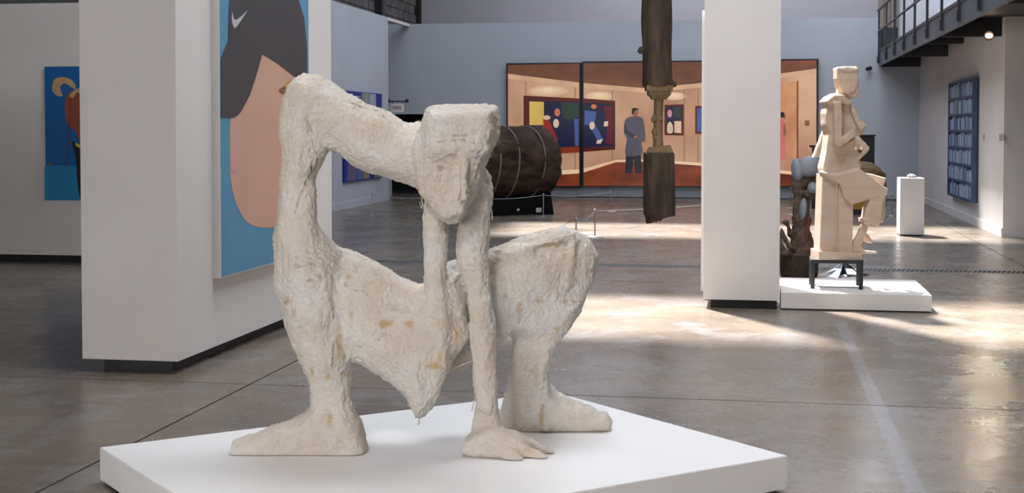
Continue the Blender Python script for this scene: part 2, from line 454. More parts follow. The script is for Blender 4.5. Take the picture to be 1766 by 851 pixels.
yp('brown_form', smoothpoly([(113, 170), (122, 158), (140, 152), (160, 160), (168, 200), (160, 240), (146, 252), (138, 247), (130, 228), (118, 215), (112, 195)], 3), flat('paint_red_brown', srgb(150, 74, 50)), 1)
yp('tan_crown', smoothpoly([(119, 165), (126, 157), (140, 151), (158, 156), (152, 163), (140, 162), (132, 160), (126, 169)], 3), tan, 2)
yp('yellow_band', [(131, 246), (140, 252), (160, 258), (160, 264), (138, 256), (130, 251)], flat('paint_lemon', srgb(214, 200, 20)), 2)
yp('black_form', smoothpoly([(124, 244), (136, 254), (150, 262), (156, 300), (150, 344), (139, 344), (133, 310), (131, 275)], 3), flat('paint_black', srgb(24, 22, 20)), 1)
yp('red_thread', [(121, 170), (122, 170), (122, 190), (120, 225), (117, 262), (114, 290), (113, 290), (116, 260), (119, 224), (121, 190)], flat('paint_crimson', srgb(130, 40, 60)), 3)
yp('small_fruit', ell(84, 284, 3.2, 2.2, 12), flat('paint_olive', srgb(120, 110, 60)), 3)

# small blue abstract painting on side partition
QX = xs1 + .05
q0, q1 = on_x(594.5, 250, QX).y, on_x(659, 250, QX).y
zt_, zb_ = on_x(594.5, 156, QX).z, on_x(594.5, 315, QX).z
ap = thing('abstract_painting', (xs1 + .03, (q0 + q1) / 2, zb_), 'small royal blue abstract painting with vertical strips on the side partition', 'painting')
ap_c = MB().box(xs1 + .006, QX, q0, q1, zb_, zt_).build('canvas', flat('paint_royal', srgb(20, 50, 150), c2=srgb(14, 34, 110), scale=6), ap)
def xq(n, poly, c, k=0): paint(ap_c, n, poly, ('x', QX + .003 + .004 * k), c)
xq('grey_strip', [(624, 160), (638, 161), (638, 235), (624, 238)], flat('paint_sage', srgb(150, 160, 150), c2=srgb(120, 130, 120), scale=9))
xq('white_strip', [(638, 161.5), (648, 162.5), (650, 235), (638, 236)], flat('paint_pale', srgb(165, 172, 190)))
xq('rose_patch', [(600, 285), (614, 283), (616, 311), (599, 313)], flat('paint_mauve', srgb(96, 92, 128)))
xq('teal_patch', [(614, 270), (627, 270), (627, 309), (615, 311)], flat('paint_steel', srgb(78, 98, 140)))
xq('yellow_patch', [(627, 262), (637, 262), (637, 308), (627, 309)], flat('paint_mustard', srgb(140, 128, 80)))
xq('grey_patch', [(645, 262), (658, 262), (658, 306), (646, 307)], flat('paint_stone', srgb(120, 120, 110)))

# light-box triptych: a generic warm gallery interior
E = .55
def em_(n, c, c2=None, sc=2, st=(1, 1, 1), k=1.0): return mat(n, c, c2 or V(c, .8), .3, sc, st, emit=E * k, spec=.25)
warm = em_('print_wall', srgb(206, 160, 128), srgb(166, 120, 92), .7, (1, 1, .7))
ceil_ = em_('print_ceiling', srgb(120, 74, 56), srgb(92, 56, 44), .8, (1, 1, 2))
pfl = em_('print_floor', srgb(140, 66, 36), srgb(86, 38, 24), 1.0, (1, 1, 2.5))
corn = em_('print_cornice', srgb(214, 168, 132))
dkr = em_('print_dark_red', srgb(84, 34, 26))
seam = em_('print_seam', srgb(122, 84, 62))
glow = em_('print_glow', srgb(238, 200, 160), srgb(226, 184, 144))
box_m = mat('lightbox_frame', (0.012, 0.012, 0.016, 1), None, .4)
YL = yb - .14
def lerp_(pl, x):
    for (a, b), (c, d) in zip(pl, pl[1:]):
        if a <= x <= c: return b + (d - b) * (x - a) / (c - a)
    return pl[0][1] if x < pl[0][0] else pl[-1][1]
top_l = [(873, 109), (1003, 106), (1280, 102.5), (1411, 100.5)]
bot_l = [(873, 324.5), (1411, 324.5)]
crn = [(873, 127), (1003, 143), (1110, 152), (1160, 148), (1280, 136), (1411, 118)]   # cornice top
base_l = [(873, 300), (1003, 292), (1062, 276), (1110, 275), (1210, 281), (1411, 300)]
flo = [(873, 308), (1003, 299), (1062, 280), (1110, 279), (1210, 286), (1411, 306)]
def band(n, x0, x1, t, b, m, par, k):
    st = [x0] + [v[0] for v in sorted(set(t + b)) if x0 < v[0] < x1] + [x1]
    poly = [(x, lerp_(t, x)) for x in st] + [(x, lerp_(b, x)) for x in st[::-1]]
    paint(par, n, poly, ('y', YL - .004 - .004 * k), m)
pans = [(873, 1002, 'left light box of the triptych, warm gallery interior with part of a dark framed picture'),
        (1003.5, 1281, 'middle light box of the triptych, warm interior with a man in a grey coat'),
        (1282, 1411, 'right light box of the triptych, warm panelled interior with small red clad figure')]
def glows(b, cx, cy, rx, ry):
    for i in range(6):
        f = 1 - i * .15; k = (i + 1) / 6
        c = srgb(206 + 30 * k, 164 + 38 * k, 130 + 34 * k)
        paint(boxes[b], 'print_glow', ell(cx, cy - i * .4, rx * f, ry * f, 22), ('y', YL - .0062 - .0004 * i), em_('print_glow', c, V(c, .96)))
boxes = []
for x0, x1, lb in pans:
    A, B = on_y(x0, lerp_(top_l, x0), YL), on_y(x1, 324.5, YL)
    A.x, B.x = on_y(x0, 216, YL).x, on_y(x1, 216, YL).x
    t = thing('light_box', ((A.x + B.x) / 2, yb, B.z), lb, 'light box', 'triptych of light boxes on the far wall')
    t = MB().box(A.x, B.x, YL, yb, B.z, A.z).build('case', box_m, t)
    i0, i1 = x0 + 3, x1 - 3
    tp = [(a, b + 3.5) for a, b in top_l]; bt = [(a, b - 3.5) for a, b in bot_l]
    band('print_ceiling', i0, i1, tp, crn, ceil_, t, 0)
    band('print_cornice', i0, i1, crn, [(a, b + 8) for a, b in crn], corn, t, 0)
    band('print_wall', i0, i1, [(a, b + 8) for a, b in crn], base_l, warm, t, 0)
    band('print_baseboard', i0, i1, base_l, flo, glow, t, 0)
    band('print_floor', i0, i1, flo, bt, pfl, t, 0)
    for sx in (907, 992, 1056, 1180, 1204):
        if i0 < sx < i1:
            paint(t, 'print_seam', [(sx - .5, lerp_(crn, sx) + 9), (sx + .5, lerp_(crn, sx) + 9), (sx + .5, lerp_(base_l, sx)), (sx - .5, lerp_(base_l, sx))], ('y', YL - .008), seam)
    boxes.append(t)
glows(0, 945, 157, 34, 9); glows(1, 1033, 166, 24, 8); glows(1, 1163, 166, 20, 7)
def pr(b, n, poly, m, k=1): paint(boxes[b], n, poly, ('y', YL - .009 - .004 * k), m)
C_ = {k: em_('print_' + k, srgb(*v)) for k, v in dict(yellow=(214, 176, 84), navy=(34, 36, 62), red=(150, 40, 40), cream=(222, 186, 160), green=(44, 64, 52), slate=(72, 92, 138), maroon=(98, 26, 40), orange=(196, 116, 70), coat=(84, 80, 92), coat_dark=(56, 54, 66), trousers=(34, 34, 46), skin=(150, 98, 78), hair=(44, 32, 30), ivory=(212, 190, 160)).items()}

pr(0, 'picture_frame', [(903, 165), (999, 170), (999, 258), (903, 262)], dkr, 1)
pr(0, 'picture_ground', [(912, 174), (999, 176), (999, 252), (912, 257)], C_['navy'], 2)
pr(0, 'yellow_field', [(913, 175), (938, 176), (938, 216), (913, 216)], C_['yellow'], 3)
pr(0, 'red_wedge', [(936, 204), (946, 206), (962, 240), (960, 254), (936, 250)], C_['red'], 3)
pr(0, 'cream_disc', ell(943, 203, 6.5, 4, 14), C_['cream'], 4)
pr(0, 'orange_disc', ell(961, 194, 5, 7, 14), C_['orange'], 4)
pr(0, 'cream_oval', ell(959, 213, 5, 8, 14), C_['cream'], 4)
pr(0, 'green_field', [(968, 177), (998, 178), (998, 200), (984, 209), (970, 202)], C_['green'], 3)
pr(0, 'slate_bar', [(990, 205), (998, 205), (998, 252), (992, 252)], C_['slate'], 3)
pr(0, 'picture_ledge', [(903, 257), (999, 253), (999, 263), (903, 268)], em_('print_rail', srgb(130, 54, 30)), 2)

pr(1, 'picture_frame', [(1006, 170), (1061, 174), (1061, 258), (1006, 262)], dkr, 1)
pr(1, 'picture_ground', [(1006, 177), (1056, 180), (1056, 252), (1006, 255)], C_['navy'], 2)
pr(1, 'slate_field', [(1008, 190), (1028, 193), (1026, 214), (1040, 240), (1030, 242), (1016, 216), (1008, 216)], C_['slate'], 3)
pr(1, 'maroon_field', [(1040, 182), (1055, 183), (1055, 248), (1044, 248), (1048, 214)], C_['maroon'], 3)
pr(1, 'cream_oval', ell(1021, 217, 4.5, 7, 14), C_['cream'], 4)
pr(1, 'cream_patch', [(1042, 210), (1049, 209), (1048, 218), (1041, 218)], C_['cream'], 4)
pr(1, 'orange_disc', ell(1024, 184, 5, 4, 12), C_['orange'], 4)
pr(1, 'cream_wedge', [(1030, 242), (1040, 240), (1036, 248), (1028, 248)], C_['cream'], 4)
# standing man in a coat, hands together (flat print)
pr(1, 'man_trousers', [(1080, 262), (1105, 262), (1107, 299), (1096, 299), (1093, 275), (1089, 299), (1078, 299)], C_['trousers'], 3)
pr(1, 'man_coat', smoothpoly([(1086, 202), (1100, 201), (1109, 206), (1113, 230), (1112, 244), (1106, 246), (1107, 266), (1079, 268), (1081, 240), (1076, 228), (1078, 208)], 3), C_['coat'], 4)
pr(1, 'man_sleeve', [(1077, 212), (1082, 224), (1096, 234), (1093, 239), (1077, 230)], C_['coat_dark'], 5)
pr(1, 'man_hand', ell(1096, 236, 3, 2.2, 10), C_['skin'], 6)
pr(1, 'man_face', ell(1096, 194, 5.2, 7.5, 14), C_['skin'], 4)
pr(1, 'man_hair', smoothpoly([(1090, 196), (1090, 188), (1096, 186), (1102, 189), (1096, 190), (1092, 198)], 3), C_['hair'], 5)
pr(1, 'wall_picture', [(1146, 181), (1179, 180), (1179, 234), (1146, 233)], dkr, 1)
pr(1, 'wall_picture_ground', [(1149, 185), (1176, 184), (1176, 231), (1149, 229)], C_['navy'], 2)
pr(1, 'rose_oval', ell(1155, 196, 4, 7, 12), em_('print_rose', srgb(196, 140, 146)), 3)
pr(1, 'green_square', [(1162, 185), (1174, 185), (1174, 204), (1163, 202)], C_['green'], 3)
pr(1, 'cream_arch', smoothpoly([(1151, 229), (1151, 216), (1155, 210), (1160, 216), (1160, 229)], 3), C_['ivory'], 3)
pr(1, 'cream_block', [(1163, 209), (1175, 209), (1175, 230), (1163, 229)], C_['cream'], 3)
pr(1, 'far_picture', [(1199, 183), (1240, 182), (1240, 232), (1199, 231)], dkr, 1)
pr(1, 'far_picture_ground', [(1202, 186), (1236, 186), (1236, 228), (1202, 227)], C_['slate'], 2)
pr(2, 'doorway', [(1345, 146), (1374, 140), (1374, 274), (1345, 268)], em_('print_door', srgb(200, 144, 104), srgb(184, 124, 84)), 1)
pr(2, 'door_casing', [(1374, 140), (1377, 139.5), (1377, 276), (1374, 275)], em_('print_casing', srgb(132, 78, 48)), 2)
pr(2, 'red_dress', smoothpoly([(1343, 209), (1350, 207), (1353.5, 211), (1353, 226), (1355, 250), (1356, 272), (1350, 274), (1343, 272)], 2), em_('print_red_dress', srgb(196, 96, 84), srgb(206, 132, 120), 1.5, (1, 1, .6)), 3)
pr(2, 'woman_face', ell(1352, 201, 3, 4.5, 12), C_['skin'], 4)
pr(2, 'woman_arm', [(1351, 213), (1354.5, 214), (1356, 230), (1353, 237), (1351, 228)], C_['skin'], 4)
pr(2, 'dark_hair', ell(1349, 198, 4.2, 5, 12), C_['hair'], 5)
pr(2, 'switch_plate', [(1388, 208), (1396, 208), (1396, 217), (1388, 217)], em_('print_plate', srgb(150, 92, 56)), 2)

# exit sign
ps = on_y(685, 186, 29.2)
a, b = on_y(675, 179, 29.2), on_y(696.5, 193.5, 29.2)
es = thing('exit_sign', (ps.x, 29.2, b.z), 'small white SORTIE exit sign hanging above the dark opening', 'sign')
MB().box(a.x, b.x, 29.18, 29.24, b.z, a.z).build('panel', mat('sign_white', (0.55, 0.52, 0.52, 1), None, emit=.12), es)
MB().tube([(a.x - .06, 29.2, a.z + .05), (b.x + .08, 29.2, a.z + .05)], .015, 6).tube([(a.x - .06, 29.2, a.z + .05), (xs1 - .05, 28.9, a.z + .05)], .012, 6).tube([(a.x + .03, 29.2, a.z), (a.x + .03, 29.2, a.z + .06)], .008, 6).tube([(b.x - .03, 29.2, a.z), (b.x - .03, 29.2, a.z + .06)], .008, 6)\
    .box(a.x - .09, a.x - .03, 29.17, 29.23, a.z + .02, a.z + .1).box(b.x + .04, b.x + .1, 29.17, 29.23, a.z + .02, a.z + .1).build('bracket', M['dark_steel'], es)
cu = bpy.data.curves.new('sortie', 'FONT'); cu.body = 'SORTIE'; cu.size = .085; cu.extrude = .003; cu.align_x = 'CENTER'; cu.align_y = 'CENTER'
to = bpy.data.objects.new('sortie_tmp', cu); COL.objects.link(to)
bpy.context.view_layer.update()
me = bpy.data.meshes.new_from_object(to.evaluated_get(bpy.context.evaluated_depsgraph_get()))
bpy.data.objects.remove(to)
me.transform(Matrix.Translation((ps.x, 29.176, (a.z + b.z) / 2)) @ Matrix.Rotation(math.pi / 2, 4, 'X') @ Matrix.Diagonal((.72, 1.2, 1, 1)))
link_mesh('lettering', me, mat('sign_red', srgb(120, 60, 70)), es)

# bookshelf relief on the right partition
X5 = 3.5
by0, by1 = 22.72, 25.5
bz0, bz1 = .37, 2.36
bs = thing('bookshelf_panel', (3.455, (by0 + by1) / 2, bz0), 'tall blue-grey panel of seven bookshelves hung on the right wall', 'artwork')
fr = mat('shelf_slate', srgb(62, 80, 112), srgb(50, 66, 96), .6)
MB().box(3.47, 3.5, by0, by1, bz0, bz1).build('back_panel', mat('shelf_navy', srgb(38, 50, 78), None, .7), bs)
MB().box(3.40, 3.47, by0, by0 + .05, bz0, bz1).build('side_panel', fr, bs)
MB().box(3.40, 3.47, by1 - .05, by1, bz0, bz1).build('side_panel', fr, bs)
sh = (bz1 - bz0 - .04) / 7
for k in range(8):
    MB().box(3.40, 3.47, by0 + .05, by1 - .05, bz0 + k * sh, bz0 + k * sh + .04).build('shelf', fr, bs)
bk = [mat('book_cloth_%s' % n, c, None, .8) for n, c in (('pale', srgb(160, 178, 198)), ('mid', srgb(128, 150, 176)), ('deep', srgb(84, 106, 138)))]
r_ = random.Random(11)
for k in range(7):
    y = by0 + .07
    while y < by1 - .16:
        wd = r_.uniform(.05, .13)
        if r_.random() < .06: y += wd * .8; continue
        ht = sh * r_.uniform(.62, .86)
        ln = r_.uniform(-.02, .02)
        z0 = bz0 + k * sh + .041
        MB().prism([(3.41 + r_.uniform(0, .02), y, z0), (3.468, y, z0), (3.468, y + wd * .92, z0), (3.41, y + wd * .92, z0)],
                   [(3.41, y + ln, z0 + ht), (3.468, y + ln, z0 + ht), (3.468, y + wd * .92 + ln, z0 + ht), (3.41, y + wd * .92 + ln, z0 + ht)]).build('book', bk[r_.choice((0, 0, 1, 1, 2))], bs)
        y += wd
# wall labels by the shelf panel
for (x, n) in ((1697, 1), (1728, 3)):
    for i in range(n):
        q = on_x(x - 3 * (n - 1) / 2 + 3 * i, 237, 3.5)
        o = MB().box(3.495, 3.4995, q.y - .07, q.y + .07, q.z - .05, q.z + .05).build('wall_label', mat('label_grey', (.4, .38, .37, 1)))
        tag(o, 'small grey wall label just right of the bookshelf panel' if n == 1 else ('leftmost', 'middle', 'rightmost')[i] + ' small grey wall label in the row of three by the wall end', 'label', None if n == 1 else 'row of wall labels at the wall end')

# plinth and stone
pl = thing('plinth', (2.25, 20.7, 0), 'white gallery plinth with a small grey stone, right of the seated figure', 'plinth')
MB().box(2.08, 2.42, 20.5, 20.95, .02, .835, .004).build('body', M['white_wall'], pl)
MB().box(2.10, 2.40, 20.53, 20.93, 0, .02).build('foot', M['black'], pl)
bm = bmesh.new(); bmesh.ops.create_icosphere(bm, subdivisions=3, radius=.06)
for v in bm.verts:
    k = 1 + .35 * mnoise.noise(v.co * 14); v.co = Vector((v.co.x * 1.15 * k, v.co.y * k, v.co.z * .62 * k))
    if v.co.z < -.022: v.co.z = -.022
bmesh.ops.translate(bm, verts=bm.verts, vec=(2.26, 20.7, .857))
me = bpy.data.meshes.new('stone'); bm.to_mesh(me); bm.free()
tag(link_mesh('stone', me, mat('stone_grey', (.16, .16, .17, 1), (.26, .26, .27, 1), .8, 30, bump=.4), smooth=True), 'small grey stone resting on top of the white plinth', 'stone')

# ------------------------------------------------------------------ stanchions and cords
def stanchion_parts(p, t):
    MB().lathe(p[0], p[1], [(.115, 0), (.115, .008), (.1, .014), (.02, .016)], 20).build('base', M['steel'], t, smooth=True)
    MB().tube([(p[0], p[1], .014), (p[0], p[1], .385)], .009, 8).build('post', M['steel'], t)
    MB().lathe(p[0], p[1], [(.009, .38), (.016, .385), (.016, .398), (.006, .404)], 10).build('cap', M['steel'], t, smooth=True)
proto = None
stn = [(1026, 409, 'thin steel barrier stanchion standing in the sunlit band of floor'),
       (993.5, 430, 'thin steel stanchion half hidden behind the plaster knee'),
       (1053, 365.5, 'thin steel stanchion near the far wall below the triptych'),
       (937, 373, 'thin steel stanchion in front of the strapped log'),
       (642, 371.5, 'thin steel stanchion by the left side partition'),
       (1364, 359, 'farther thin stanchion just right of the white pillar'),
       (1369, 371, 'nearer thin stanchion just right of the white pillar'),
       (1528, 361, 'farther thin stanchion between seated figure and plinth'),
       (1539, 373, 'nearer thin stanchion between seated figure and plinth'),
       (786, 377, 'thin steel stanchion hidden behind the chin of the plaster figure')]
SP = []
for i, (x, y, lb) in enumerate(stn):
    p = on_z(x, y, 0)
    SP.append(p)
    if proto is None:
        proto = thing('stanchion', (p.x, p.y, 0), lb, 'stanchion', 'barrier stanchions')
        stanchion_parts((p.x, p.y), proto)
    else:
        r2 = proto.copy(); COL.objects.link(r2); r2.location = (p.x, p.y, 0); r2['label'] = lb
        for ch in list(proto.children):
            c2 = ch.copy(); COL.objects.link(c2); c2.parent = r2
def cord(i, j, lb, q=None):
    a = Vector((SP[i].x, SP[i].y, .37)); b = Vector((SP[j].x, SP[j].y, .37)); e_ = (b - a).normalized() * .011; a += e_; b -= e_
    pts = [a.lerp(b, t / 10) - Vector((0, 0, .05 * 4 * (t / 10) * (1 - t / 10))) for t in range(11)]
    tag(MB().tube(pts, .006, 6).build('barrier_cord', M['cord']), lb, 'cord', 'barrier cords')
cord(0, 1, 'thin grey cord from the sunlit stanchion towards the plaster knee')
cord(0, 6, 'thin grey cord running from the sunlit stanchion behind the hanging trunk')
cord(3, 2, 'thin grey cord between log stanchion and the one below the triptych')
cord(3, 9, 'thin grey cord in front of the black log stand')
cord(9, 4, 'thin grey cord leading to the stanchion by the left side partition')
cord(8, 7, 'short thin grey cord between the two stanchions by the plinth')

# ------------------------------------------------------------------ signed distance sculpting
class Sdf:
    """a voxel field in a local frame: u = right, v = away, w = up; parts are given by outlines with a depth and thickness"""
    def __init__(s, u0, u1, v0, v1, w0, w1, h):
        s.h = h
        s.u = np.arange(u0, u1, h, dtype=np.float32); s.v = np.arange(v0, v1, h, dtype=np.float32); s.w = np.arange(w0, w1, h, dtype=np.float32)
        s.D = np.full((len(s.u), len(s.v), len(s.w)), 9.0, dtype=np.float32)
        s.ext = None
    def loc(s, px, py, Z):
        p = at_d(px, py, Z); return (p.dot(RT), p.dot(FW), p.z)
    def merge(s, sl, d, k, sub=False):
        A = s.D[sl]
        if sub:
            d = -d; hh = np.clip(.5 - .5 * (A - d) / k, 0, 1); s.D[sl] = A * (1 - hh) + d * hh + k * hh * (1 - hh)
        else:
            hh = np.clip(.5 + .5 * (d - A) / k, 0, 1); s.D[sl] = d * (1 - hh) + A * hh - k * hh * (1 - hh)
    def rng(s, arr, a, b):
        i0 = max(0, int((a - arr[0]) / s.h) - 1); i1 = min(len(arr), int((b - arr[0]) / s.h) + 2)
        return slice(i0, max(i0, i1))
    def slab(s, poly, Z, T, r, k=.02, gx=0, gy=0, dome=0, c0=None, sub=False):
        """outline poly in px; centre depth Z + gx*(px-c0x) + gy*(py-c0y); half thickness T; rounding r"""
        if c0 is None: c0 = (sum(p[0] for p in poly) / len(poly), sum(p[1] for p in poly) / len(poly))
        P3 = [s.loc(x, y, Z + gx * (x - c0[0]) + gy * (y - c0[1])) for x, y in poly]
        pu = np.array([p[0] for p in P3]); pv = np.array([p[1] for p in P3]); pw = np.array([p[2] for p in P3])
        A = np.c_[pu, pw, np.ones(len(pu))]
        co = np.linalg.lstsq(A, pv, rcond=None)[0]
        m = k * 1.5 + .02
        su, sw = s.rng(s.u, pu.min() - m, pu.max() + m), s.rng(s.w, pw.min() - m, pw.max() + m)
        sv = s.rng(s.v, pv.min() - T - m - dome, pv.max() + T + m + dome)
        U, W = np.meshgrid(s.u[su], s.w[sw], indexing='ij')
        d2 = np.full(U.shape, 1e9); ins = np.zeros(U.shape, bool)
        n = len(pu)
        for i in range(n):
            ax, ay, bx, by = pu[i], pw[i], pu[(i + 1) % n], pw[(i + 1) % n]
            ex, ey = bx - ax, by - ay
            t = np.clip(((U - ax) * ex + (W - ay) * ey) / (ex * ex + ey * ey + 1e-12), 0, 1)
            d2 = np.minimum(d2, (U - ax - t * ex) ** 2 + (W - ay - t * ey) ** 2)
            c = ((ay > W) != (by > W)) & (U < (bx - ax) * (W - ay) / (by - ay + 1e-12) + ax)
            ins ^= c
        d2 = np.sqrt(d2) * np.where(ins, -1, 1)
        vc = co[0] * U + co[1] * W + co[2]
        Tm = T + dome * np.clip(-d2 / .12, 0, 1)
        a = (d2 + r)[:, None, :]
        b = np.abs(s.v[sv][None, :, None] - vc[:, None, :]) - (Tm - r)[:, None, :]
        d = np.minimum(np.maximum(a, b), 0) + np.sqrt(np.maximum(a, 0) ** 2 + np.maximum(b, 0) ** 2) - r
        s.merge((su, sv, sw), d.astype(np.float32), k, sub)
    def chain(s, pts, k=.02, ratio=1.0, sub=False):
        """pts: (px, py, r_px, Z)"""
        L3 = [(s.loc(x, y, Z), r * Z / F) for x, y, r, Z in pts]
        if len(L3) == 1: L3 = L3 * 2
        for (a, ra), (b, rb) in zip(L3, L3[1:]):
            R = max(ra, rb) + k * 1.5 + .01
            su = s.rng(s.u, min(a[0], b[0]) - R, max(a[0], b[0]) + R); sw = s.rng(s.w, min(a[2], b[2]) - R, max(a[2], b[2]) + R)
            sv = s.rng(s.v, min(a[1], b[1]) - R * max(ratio, 1), max(a[1], b[1]) + R * max(ratio, 1))
            U, Vv, W = s.u[su][:, None, None], s.v[sv][None, :, None], s.w[sw][None, None, :]
            e = np.array([b[0] - a[0], (b[1] - a[1]) / ratio, b[2] - a[2]])
            q = (U - a[0], (Vv - a[1]) / ratio, W - a[2])
            t = np.clip((q[0] * e[0] + q[1] * e[1] + q[2] * e[2]) / (e @ e + 1e-9), 0, 1)
            d = np.sqrt((q[0] - t * e[0]) ** 2 + (q[1] - t * e[1]) ** 2 + (q[2] - t * e[2]) ** 2) - (ra + t * (rb - ra))
            s.merge((su, sv, sw), d.astype(np.float32), k, sub)
    def mesh(s, name, floor_z=None, rough=()):
        D = s.D
        if floor_z is not None:
            D = np.maximum(D, (floor_z - s.w)[None, None, :])
        ins = D < 0
        c = [ins[i:D.shape[0] - 1 + i, j:D.shape[1] - 1 + j, k:D.shape[2] - 1 + k] for i in (0, 1) for j in (0, 1) for k in (0, 1)]
        cnt = sum(x.astype(np.int8) for x in c)
        act = np.argwhere((cnt > 0) & (cnt < 8))
        idx = np.full(cnt.shape, -1, np.int32); idx[act[:, 0], act[:, 1], act[:, 2]] = np.arange(len(act))
        acc = np.zeros((len(act), 3)); num = np.zeros(len(act))
        cor = [(i, j, k) for i in (0, 1) for j in (0, 1) for k in (0, 1)]
        vals = {q: D[act[:, 0] + q[0], act[:, 1] + q[1], act[:, 2] + q[2]] for q in cor}
        for a in cor:
            for ax in range(3):
                if a[ax]: continue
                b = list(a); b[ax] = 1; b = tuple(b)
                da, db = vals[a], vals[b]
                m = (da < 0) != (db < 0)
                t = np.where(m, da / np.where(m, da - db, 1), 0)
                pt = np.array(a, float)[None, :] + 0 * acc
                pt[:, ax] += t
                acc[m] += pt[m]; num[m] += 1
        P = act + acc / num[:, None]
        co = np.stack([s.u[0] + P[:, 0] * s.h, s.v[0] + P[:, 1] * s.h, s.w[0] + P[:, 2] * s.h], 1)
        quads = []
        for ax in range(3):
            o1, o2 = (ax + 1) % 3, (ax + 2) % 3
            sl0 = [slice(1, -1)] * 3; sl0[ax] = slice(0, -1); sl1 = list(sl0); sl1[ax] = slice(1, None)
            A, B = ins[tuple(sl0)], ins[tuple(sl1)]
            e = np.argwhere(A != B)
            fl = A[e[:, 0], e[:, 1], e[:, 2]]
            base = e.copy(); base[:, o1] += 1; base[:, o2] += 1
            def g(d1, d2_):
                q = base.copy(); q[:, o1] -= d1; q[:, o2] -= d2_; return idx[q[:, 0], q[:, 1], q[:, 2]]
            q4 = np.stack([g(1, 1), g(0, 1), g(0, 0), g(1, 0)], 1)
            q4[~fl] = q4[~fl][:, ::-1]
            quads.append(q4)
        Q = np.concatenate(quads); Q = Q[(Q >= 0).all(1)]
        rt, fw = np.array(RT[:]), np.array(FW[:])
        X = co[:, :1] * rt[None] + co[:, 1:2] * fw[None]; X[:, 2] += co[:, 2]
        me = bpy.data.meshes.new(name)
        me.vertices.add(len(X)); me.vertices.foreach_set('co', X.astype(np.float32).ravel())
        me.loops.add(len(Q) * 4); me.loops.foreach_set('vertex_index', Q.astype(np.int32).ravel())
        me.polygons.add(len(Q)); me.polygons.foreach_set('loop_start', np.arange(0, len(Q) * 4, 4, dtype=np.int32))
        me.update(calc_edges=True); me.validate()
        me.polygons.foreach_set('use_smooth', [True] * len(me.polygons))
        if rough:
            nr = np.zeros(len(X) * 3, np.float32); me.vertices.foreach_get('normal', nr); nr = nr.reshape(-1, 3)
            d = np.zeros(len(X))
            for (sc, amp, off, sq) in rough:
                d += amp * np.array([mnoise.noise(Vector((x[0] * sc, x[1] * sc, x[2] * sc * sq + off))) for x in X])
            if floor_z is not None: d *= np.clip((X[:, 2] - floor_z - .004) / .02, 0, 1)
            X = X + nr * d[:, None]
            me.vertices.foreach_set('co', X.astype(np.float32).ravel()); me.update()
        return me, X

# ------------------------------------------------------------------ main platform
PT = .155
cor = [on_z(172, 772, PT), on_z(955, 676, PT), on_z(1358.5, 786.5, PT)]
cor.append(cor[0] + cor[2] - cor[1])
def xy(p, z): return Vector((p.x, p.y, z))
cc = sum((Vector((p.x, p.y, 0)) for p in cor), Vector()) / 4
mp_ = thing('display_platform', cc, 'large low white platform in the foreground under the crouching plaster figure', 'platform')
b = MB().prism([xy(p, .012) for p in cor[::-1]], [xy(p, PT) for p in cor[::-1]])
bmesh.ops.bevel(b.bm, geom=list(b.bm.edges), offset=.003, segments=2, affect='EDGES')
b.build('top_box', M['platform'], mp_)
MB().prism([xy(cc.lerp(Vector((p.x, p.y, 0)), .97), 0) for p in cor[::-1]], [xy(cc.lerp(Vector((p.x, p.y, 0)), .97), .013) for p in cor[::-1]]).build('foot', M['black'], mp_)

# ------------------------------------------------------------------ the plaster figure
h = .0052
_a = at_d(385, 425, 5.6); _b = at_d(1070, 425, 6.6)
G = Sdf(_a.dot(RT) - .03, _b.dot(RT) + .04, 5.45, 6.62, PT - .03, 1.84, h)
# rising limb and haunch (left)
G.slab([(501, 149), (510, 138), (525, 131), (545, 133), (562, 150), (572, 200), (570, 251), (562, 266), (552, 284), (543, 303), (536.5, 327), (535, 353), (538, 380), (556, 398), (570, 414), (584, 430), (600, 470), (610, 540), (606, 615), (560, 625), (521, 622), (509, 594), (494, 557), (487, 523), (476, 502), (474, 470), (474, 435), (471, 408), (477, 380), (483.5, 336), (486, 306), (489, 262), (484, 223), (487, 188)], 5.98, .085, .06, dome=.05, k=.03, c0=(530, 400))
# limb running to the head
G.slab([(512, 136), (525, 131), (553, 136), (579, 149), (601, 164), (631, 177), (657, 190), (679, 205), (697, 213), (722, 211), (760, 220), (770, 300), (745, 340), (722, 329), (701, 316), (670, 305), (636, 297), (605, 282), (584, 262), (570, 251), (540, 230), (505, 190), (500, 160)], 5.98, .10, .09, gx=-.0004, k=.035, dome=.03)
G.chain([(532, 172, 36, 5.96), (592, 213, 44, 5.97), (640, 240, 48, 5.96), (700, 266, 44, 5.93), (740, 280, 42, 5.9)], k=.03, ratio=1.05)
# lower left leg
G.slab([(510, 590), (522, 622), (531, 649), (537, 677), (536, 703), (528, 718), (540, 798), (636, 798), (628, 760), (615, 721), (604, 686), (602.6, 651), (606, 618), (606, 560), (540, 540)], 5.93, .09, .075, k=.03)
G.chain([(535, 470, 50, 5.95), (545, 540, 46, 5.93), (560, 610, 38, 5.92)], k=.04, ratio=1.25)
G.chain([(520, 330, 24, 5.93), (515, 400, 30, 5.92), (535, 480, 38, 5.90)], k=.03, ratio=1.0)
# foot pointing left
G.slab([(395, 777), (400, 766), (410, 760), (445, 745), (489, 729), (531, 713), (560, 700), (600, 712), (618, 730), (629, 760), (635, 796), (600, 800), (510, 798), (437, 796), (402, 791)], 5.90, .085, .06, k=.035)
